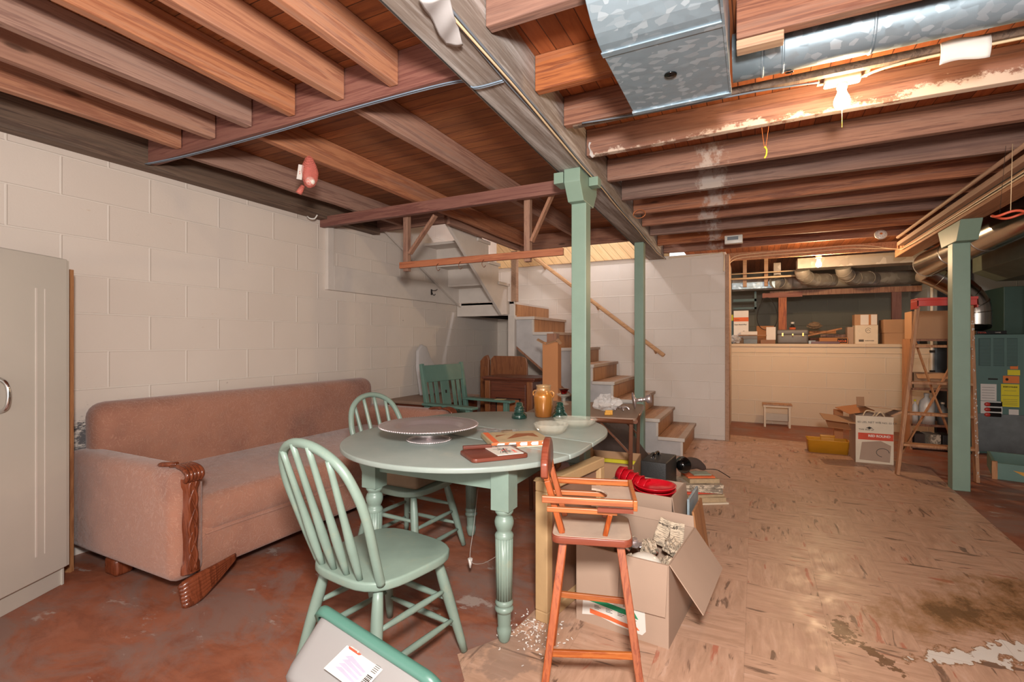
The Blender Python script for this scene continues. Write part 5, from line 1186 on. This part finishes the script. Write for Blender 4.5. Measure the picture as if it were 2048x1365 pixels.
# ================================================================ things on the half wall and behind it (its top is at z 1.14)
TZ3 = 1.1405
def sb(name, mat, label, cat, x0, x1, y0, y1, h, z=TZ3, group=None, bev=.003, rz=0):
    return single(G().bx(-(x1 - x0) / 2, (x1 - x0) / 2, -(y1 - y0) / 2, (y1 - y0) / 2, 0, h), name, mat, label, cat, group, loc=((x0 + x1) / 2, (y0 + y1) / 2, z), rz=rz, bev=bev)
t = thing('foam_board_box', 'tall white box with orange band standing on the half wall at left', 'box', (-.187, 8.10, 1.132))
b_ = G().bx(-.10, .10, -.06, .06, .10, .50).o('body', 'paper', t)
G().bx(-.095, .10, -.0605, .06, .0, .10).o('support', 'card', t)
G().bx(-.1005, .1005, -.0615, -.06, .34, .40).o('orange_band', 'ink_orange', b_)
text('Foam Board Plus', .024, Matrix.Translation((-.09, -.0622, .285)) @ FRONT, 'ink', b_, bold=.0004)
text('FELLOWS', .014, Matrix.Translation((-.085, -.0622, .362)) @ FRONT, 'ink', b_)
G().tube([(.0, -.061, .17), (.04, -.061, .20), (.06, -.061, .17), (.03, -.061, .15)], .003, 5).o('drawing', 'ink_grey', b_)
sb('green_yellow_can', 'furnace_d', 'dark green box with yellow top tucked behind the tall white box', 'box', -.36, -.30, 8.22, 8.32, .36, z=1.132)
single(G().bx(-.03, .03, -.05, .05, 0, .09), 'yellow_carton', 'yellow_lt', 'yellow carton on the dark green box in the corner', 'box', loc=(-.33, 8.27, 1.4925))
single(crumple(.085, 61, (1.3, .9, .9)), 'white_rag', 'cloth_w', 'crumpled white rag at the left end of the half wall top', 'rag', loc=(-.27, 7.96, TZ3 + .068))
g1 = 'stack of boxes on the half wall'
sb('flat_box', 'zincdirty', 'light grey flat box, bottom of the small stack on the half wall', 'box', -.15, .03, 7.92, 8.06, .07, group=g1)
sb('flat_box', 'grey_case', 'dark grey flat box, middle of the small stack on the half wall', 'box', -.16, .03, 7.92, 8.06, .045, z=TZ3 + .0705, group=g1)
sb('thin_board', 'ladder', 'thin orange wooden board lying across the small stack on the half wall', 'board', -.22, .15, 7.93, 8.05, .012, z=TZ3 + .116, group=g1)
sb('white_block', 'paper', 'long white block on top of the small stack on the half wall', 'box', -.19, .03, 7.92, 8.03, .05, z=TZ3 + .1285, group=g1)
sb('flat_box', 'kraft_in', 'flat purplish brown box under the white carton on the half wall', 'box', .07, .26, 7.93, 8.06, .055)
sb('white_carton', 'paper', 'upright white carton on the flat brown box, left of the grey toolbox', 'box', .145, .265, 7.94, 8.04, .185, z=TZ3 + .0555)
sb('orange_carton', 'card3', 'orange cardboard piece standing in the crawlspace behind the white carton', 'box', .02, .26, 8.42, 8.46, .28, z=1.131)
t = thing('toolbox', 'grey round-cornered case with brass latches in the middle of the half wall', 'toolbox', (.475, 8.01, TZ3))
G().bx(-.19, .19, -.09, .10, 0, .135).o('base', 'grey_case', t, bev=.03, seg=4)
G().bx(-.192, .192, -.092, .102, .125, .20).o('lid', 'grey_case', t, bev=.025, seg=4)
for x in (-.125, .0, .125): G().box((x, -.096, .13), (.018, .008, .045 if x else .02)).sphere((x, -.10, .105), .008, 5).o('latch', 'brass', t)
t = thing('dark_bottle', 'small dark bottle with orange label and white cap behind the grey case', 'bottle', (.49, 8.20, 1.132))
G().lathe([(0, 0), (.04, 0), (.04, .24), (.018, .275), (.018, .30), (0, .30)], 20).o('body', 'ink', t)
G().lathe([(.0405, .21), (.041, .21), (.041, .245), (.0405, .245)], 20).o('label', 'ink_orange', t)
G().lathe([(0, .295), (.022, .295), (.022, .325), (0, .325)], 16).o('cap', 'white_plastic', t)
sb('blue_box', plain('pale_blue_box', 'a8b8c4', .6), 'small pale blue box on the half wall right of the grey case', 'box', .67, .755, 7.95, 8.03, .045)
sb('flat_tray', 'cabwood', 'thin dark brown tray lying on the half wall', 'tray', .70, 1.03, 7.90, 7.955, .035)
t = thing('orange_box', 'orange flat box with black lettering on the half wall', 'box', (.965, 8.03, TZ3), 0)
G().bx(-.165, .165, -.06, .07, 0, .085).o('body', 'card3', t, bev=.002)
G().bx(.045, .155, -.0615, -.06, .012, .075).o('black_patch', 'ink', t)
text('NO.B', .04, Matrix.Translation((.052, -.0618, .026)) @ FRONT, 'ink_orange', t, bold=.001)
o_ = single(G().bx(-.23, .23, -.03, .03, 0, .022), 'wood_offcut', 'ladder', 'orange wooden plank slanting up on the half wall clutter', 'plank', 'wood offcuts on the half wall', loc=(.86, 8.13, 1.29), bev=.002); o_.rotation_euler = (0, -.24, .1)
for k, (x, y, z, w_, r_, m_) in enumerate(((.80, 8.30, 1.135, .30, .5, 'brown_wood_z'), (.95, 8.42, 1.135, .34, -.3, 'tread'), (.88, 8.32, 1.185, .36, .15, 'cabwood_z'), (1.0, 8.34, 1.232, .30, -.1, 'brown_wood_z'), (.86, 8.34, 1.285, .34, .2, 'ladder'))):
    single(G().bx(-w_ / 2, w_ / 2, -.06, .06, 0, .042), 'wood_offcut', m_, 'wood offcut in the heap behind the half wall, %s from the bottom' % ORD[k], 'plank', 'wood offcuts on the half wall', loc=(x, y, z), rz=r_, bev=.003)
single(crumple(.09, 71, (1.2, .9, .7)), 'brown_bag', 'cloth_b', 'crumpled brown paper bag on the wood offcuts', 'bag', loc=(.76, 8.17, 1.40))
sb('brown_carton', 'card2', 'brown carton half hidden left of the printed box on the half wall', 'box', 1.13, 1.20, 8.02, 8.18, .23)
t = thing('printed_box', 'tan cardboard box with round logo and black printing on the half wall', 'box', (1.328, 8.03, TZ3))
G().bx(-.125, .125, -.11, .12, 0, .25).o('body', 'cream', t, bev=.002)
g = G(); g.tube([(.02 + .03 * math.cos(a), -.1105, .18 + .033 * math.sin(a)) for a in [.5 + k * .4 for k in range(14)]], .0022, 5); g.tube([(.0, -.1105, .175), (.02, -.1105, .19), (.04, -.1105, .175)], .0022, 5); g.o('round_logo', 'ink_grey', t)
G().bx(-.085, -.03, -.112, -.11, .03, .06).o('grey_stamp', 'ink_grey', t)
text('HARDWARE', .018, Matrix.Translation((-.018, -.1108, .037)) @ FRONT, 'ink_grey', t, bold=.0006)
t = thing('striped_box', 'orange and white box on top of the printed tan box', 'box', (1.328, 8.05, TZ3 + .251))
G().bx(-.125, .125, -.09, .10, 0, .145).o('body', 'card', t, bev=.002)
G().bx(-.06, .12, -.0912, -.09, .005, .14).o('white_panel', 'paper', t); G().bx(.03, .055, -.0924, -.091, .005, .14).o('orange_stripe', 'card3', t)
t = thing('cardboard_box', 'big plain cardboard box with overhanging lid at the right of the half wall', 'box', (1.68, 8.04, TZ3))
G().bx(-.165, .165, -.14, .14, 0, .20).o('body', 'card', t, bev=.002)
G().bx(-.172, .172, -.146, .146, .145, .32).o('lid', 'card', t, bev=.003)
sb('blue_bottle', plain('blue_wrap', '7f9cc0', .5), 'pale blue wrapped bottle right of the big plain cardboard box', 'bottle', 1.86, 1.90, 7.98, 8.02, .36)

g = G(); rd = random.Random(3)
for k in range(150): g.box((rd.gauss(-.80, .06), rd.gauss(1.80, .07), .0065 + rd.uniform(0, .006)), (rd.uniform(.003, .012), rd.uniform(.002, .007), .0015), R3(rd.uniform(-.5, .5), rd.uniform(-.5, .5), rd.uniform(0, 3)))
o_ = single(g, 'plaster_debris', 'paper', 'scatter of white plaster flakes on the floor around the front table leg', 'debris'); o_['kind'] = 'stuff'
# ================================================================ bulbs, cables and things hanging from the ceiling
def make_bulb(name, label, loc, mat, chain, base_w, drop):
    t = thing(name, label, 'light bulb', loc)
    G().lathe([(0, -.055), (.018, -.052), (.027, -.040), (.030, -.026), (.026, -.008), (.017, .012), (.014, .028), (0, .03)], 28).o('bulb', mat, t)
    G().lathe([(0, .026), (.017, .026), (.020, .034), (.020, .05), (0, .05)], 24).o('socket', 'white_cer', t)
    G().prism(rrect(base_w, .05, .012), .05, .05 + drop).o('base', 'white_cer', t, bev=.003)
    if chain:
        g = G(); g.tube([(0, 0, -.05), (.001, 0, -.135)], .0013, 5)
        for k in range(20): g.sphere((0, 0, -.056 - k * .004), .0021, 3)
        g.o('pull_chain', 'brass', t)
    return t
make_bulb('ceiling_bulb', 'lit bare bulb with pull chain beside the round galvanised duct', (.325, 2.44, 2.205), 'bulb_on', True, .13, .03)
make_bulb('ceiling_bulb', 'lit bare bulb hanging over the entrance of the far recess', (.655, 6.60, 2.085), 'bulb_on2', False, .06, .03)
single(G().bx(.24, .42, 2.38, 2.49, 2.285, 2.30), 'fixture_board', 'batten_x', 'small board above the near lit bulb carrying its white base', 'board')
def wire(name, label, pts, r, mat, k=6, grp=None, cat='cable'): return single(G().tube(smoothpath(pts, k), r, 6), name, mat, label, cat, grp)
def bz(y, dx=0): return bxc(y) + dx
for dx, r_, mt_, z_, d_ in ((.082, .0055, 'cable', 2.192, 'thick cream cable along the right underside edge of the grey main beam'), (.068, .003, 'cable_grey', 2.196, 'thin grey cable beside the thick cream one under the main beam'), (.094, .0045, 'cable_grey', 2.193, 'dark cable at the outer right edge of the grey main beam')):
    wire('cable', d_, [(bz(y, dx + .004 * math.sin(y * 5 + r_ * 900)), y, z_ - .0) for y in [0.4 + .45 * k for k in range(13)]] + [(-.98, 6.22, 2.19)], r_, mt_)
wire('cable', 'thin black wire along the left underside edge of the grey main beam', [(bz(y, -.082 + .003 * math.sin(y * 7)), y, 2.197) for y in [.4 + .5 * k for k in range(12)]], .0025, 'ink')
for k, (dz, mt_, d_) in enumerate(((0, 'blue_cable', 'pale blue wire'), (.0, 'cable_grey', 'grey cable'))):
    wire('cable', d_ + ' under the cable-carrying header from left wall to main beam', [(LW + .12, 1.63 + .012 * k, 2.235), (-2.9, 1.672 + .013 * k, 2.243), (-2.2, 1.675 + .013 * k, 2.240), (-1.6, 1.67 + .013 * k, 2.244), (-1.08, 1.675 + .013 * k, 2.236), (bz(1.67, -.07), 1.675 + .012 * k, 2.192), (bz(1.67, .06), 1.68 + .012 * k, 2.192)], .003, mt_)
wire('cable', 'cream cable under the strip beside the round duct, feeding the near bulb', [(-.76, 2.30, 2.25), (-.4, 2.335, 2.25), (.0, 2.34, 2.25), (.24, 2.40, 2.262)], .004, 'cable_grey')
wire('cable', 'cream cable continuing right from the near bulb', [(.40, 2.42, 2.262), (.52, 2.35, 2.25), (1.0, 2.345, 2.25), (2.0, 2.345, 2.25), (3.0, 2.345, 2.25)], .0055, 'cable')
for k, (dy, z_, d_) in enumerate(((-.006, 2.225, 'upper'), (-.008, 2.19, 'lower'))):
    wire('cable', d_ + ' cream cable across the board over the recess opening', [(-.30, 6.50, 2.12 - .03 * k), (-.22, 6.51, z_ - .02), (.0, 6.512 + dy, z_), (.5, 6.512 + dy, z_ + .005), (1.0, 6.512 + dy, z_ + .01), (1.32, 6.4, 2.15), (1.365, 6.2, 2.13), (1.372, 5.0, 2.14 - .015 * k), (1.372, 2.4, 2.15 - .02 * k)], .0055, 'cable')
wire('cable', 'cream cable running along the top of the white block wall to its corner', [(-.96, 6.285, 2.21), (-.7, 6.285, 2.215), (-.42, 6.285, 2.225), (-.33, 6.25, 2.21), (-.33, 6.24, 2.0)], .005, 'cable')
for k, z_ in enumerate((2.135, 2.165)):
    wire('cable', ('lower' if k == 0 else 'upper') + ' black wire along the face of the right ceiling beam', [(1.3735, 2.4, z_ + .01), (1.3735, 3.6, z_), (1.3735, 4.6, z_ + .005), (1.3735, 6.3, z_)], .003, 'ink')
single(G().tube([(1.30, 2.2, 2.235), (1.30, 6.2, 2.235)], .014, 10), 'copper_pipe', 'batten', 'pale pipe hung under the joists left of the right ceiling beam', 'pipe')
# string loops
g = G(); g.tube(smoothpath([(0, .0, .11), (.006, 0, .05), (.015, 0, .0), (.024, 0, .05), (.032, 0, .11)], 5), .0015, 5)
t = thing('string_loop', 'pink string loop with a yellow hook hanging from a joist', 'hook', (.03, 2.765, 2.15)); g.o('string', 'copper', t)
G().tube(smoothpath([(.015, 0, .005), (.022, 0, -.01), (.020, 0, -.035), (.012, 0, -.05)], 5), .0035, 7).lathe([(0, 0), (.006, 0), (.006, .004), (0, .004)], 12, Matrix.Translation((.015, 0, .002))).o('hook', 'yellow_lt', t)
t = thing('hanging_ring', 'orange-red ring hanging on a string at the upper right edge', 'ring', (1.25, 3.6, 1.87))
G().tube([(.075 * math.cos(a), .06 * math.sin(a), .008 * math.sin(3 * a)) for a in [2 * PI * k / 28 for k in range(28)]], .007, 8, closed=True).o('ring', 'orange_ring', t)
G().tube([(-.02, -.055, .0), (.0, -.02, .38)], .0016, 5).o('string', 'cable', t); G().tube([(-.03, .05, .0), (-.02, .0, .38)], .001, 5).o('wire', 'ink', t)
# net bag
t = thing('net_bag', 'pink mesh bag with a white ball and paper tag hanging from a joist', 'net bag', (-2.368, 2.06, 2.28))
pr = [(.004, 0), (.02, -.015), (.038, -.06), (.046, -.10), (.042, -.14), (.028, -.175), (.006, -.19)]
G().lathe(pr, 24, flute=lambda a, z, r: 1 + .12 * math.cos(3 * a + z * 20)).o('mesh', 'pink_net', t)
G().lathe([(0, 0), (.010, 0), (.016, -.03), (.017, -.055), (0, -.055)], 12, Matrix.Translation((-.03, -.02, -.178)) @ R3(-.3, .35, 0), flute=lambda a, z, r: 1 + .1 * math.cos(7 * a)).o('tail', 'pink_net', t)
G().sphere((.008, 0, -.152), .027, 10).o('ball', 'white_cer', t)
G().box((-.042, -.03, -.10), (.035, .004, .085), R3(.1, .25, .2)).o('paper_tag', 'paper', t)
g = G(); [g.box((-.042, -.0325, -.085 - k * .012), (.004, .001, .007), R3(.1, .25, .2)) for k in range(3)]; g.o('red_print', 'ink_red', t)
# papers stuck under beam and on the cables
g = G(); g.sheet(lambda u, v: Vector((-.045 + .09 * u * (1 - .35 * v), -.10 + .24 * v, -.010 - .007 * math.sin(PI * u) * (1 - .6 * v) - .005 * math.sin(11 * v + 4 * u))), 10, 16)
single(g, 'cloth_scrap', 'cloth_w', 'torn white cloth scrap stuck under the main beam near the top edge', 'cloth', loc=(-.865, 1.27, 2.198), rz=.25, solid=.003)
g = G(); g.sheet(lambda u, v: Vector((-.02 + .04 * u, .008 * math.sin(6 * v), -.09 * v * (1 - .3 * abs(u - .5)))), 6, 10)
single(g, 'cloth_scrap', 'cloth_w', 'small white paper scrap hanging beside the main beam near the green bracket', 'cloth', loc=(-.845, 2.74, 2.33), rz=.9, solid=.002)
g = G(); g.sheet(lambda u, v: Vector((-.07 + .14 * u, -.02 - .012 * math.sin(PI * v) + .01 * v, .04 - .075 * v + .006 * math.sin(5 * u))), 10, 8)
single(g, 'folded_paper', 'paper', 'folded white paper draped over the cable right of the near bulb', 'paper', loc=(.68, 2.33, 2.235), solid=.002)
t = thing('detector', 'small white detector box with grey grille under a joist near the corner', 'detector', (-.20, 5.60, 2.197))
G().bx(-.085, .085, -.03, .03, 0, .085).o('body', 'white_plastic', t, bev=.006, seg=3)
G().bx(-.06, .045, -.032, -.03, .035, .07).o('grille', 'cable_grey', t)
t = thing('ceiling_disc', 'round white fixture with orange centre on a joist near the right beam', 'fixture', (1.14, 6.10, 2.255), 0, rot=(PI / 2 - .35, 0, 0))
G().lathe([(0, 0), (.05, 0), (.055, .01), (.05, .022), (.03, .03), (0, .03)], 32).o('body', 'white_cer', t)
G().lathe([(0, .03), (.012, .03), (.008, .036), (0, .036)], 16).o('centre', 'orange_lab', t)
g = G()
for k in range(10): a = k * .63; g.sphere((.034 * math.cos(a), .034 * math.sin(a), .028), .003, 4)
g.o('screws', 'ink', t)
t = thing('coat_hook', 'black metal coat hook on the white board below the upper stair flight', 'hook', (LW + .04, 4.62, 1.74), 0)
G().tube(smoothpath([(0, 0, .02), (.05, 0, .02), (.08, 0, .03)], 4), .004, 7).tube(smoothpath([(0, 0, .02), (.015, 0, -.02), (.035, 0, -.035), (.05, 0, -.02)], 4), .004, 7).bx(-.005, .0, -.012, .012, -.03, .035).o('hook', 'ink', t)
single(G().tube(smoothpath([(0, 0, 0), (.03, .0, -.02), (.06, .02, -.02), (.08, .03, .01)], 4), .006, 7), 'plastic_clip', 'white_plastic', 'small white plastic clip where the cross timber meets the left wall', 'clip', loc=(LW + .06, 2.86, 2.21))
wire('cable', 'copper-coloured wire coil hanging where a joist meets the main beam', [(-.86 + .05 * math.cos(a), 4.1, 2.235 + .035 * math.sin(a)) for a in [k * .7 for k in range(18)]], .003, 'copper', 3)
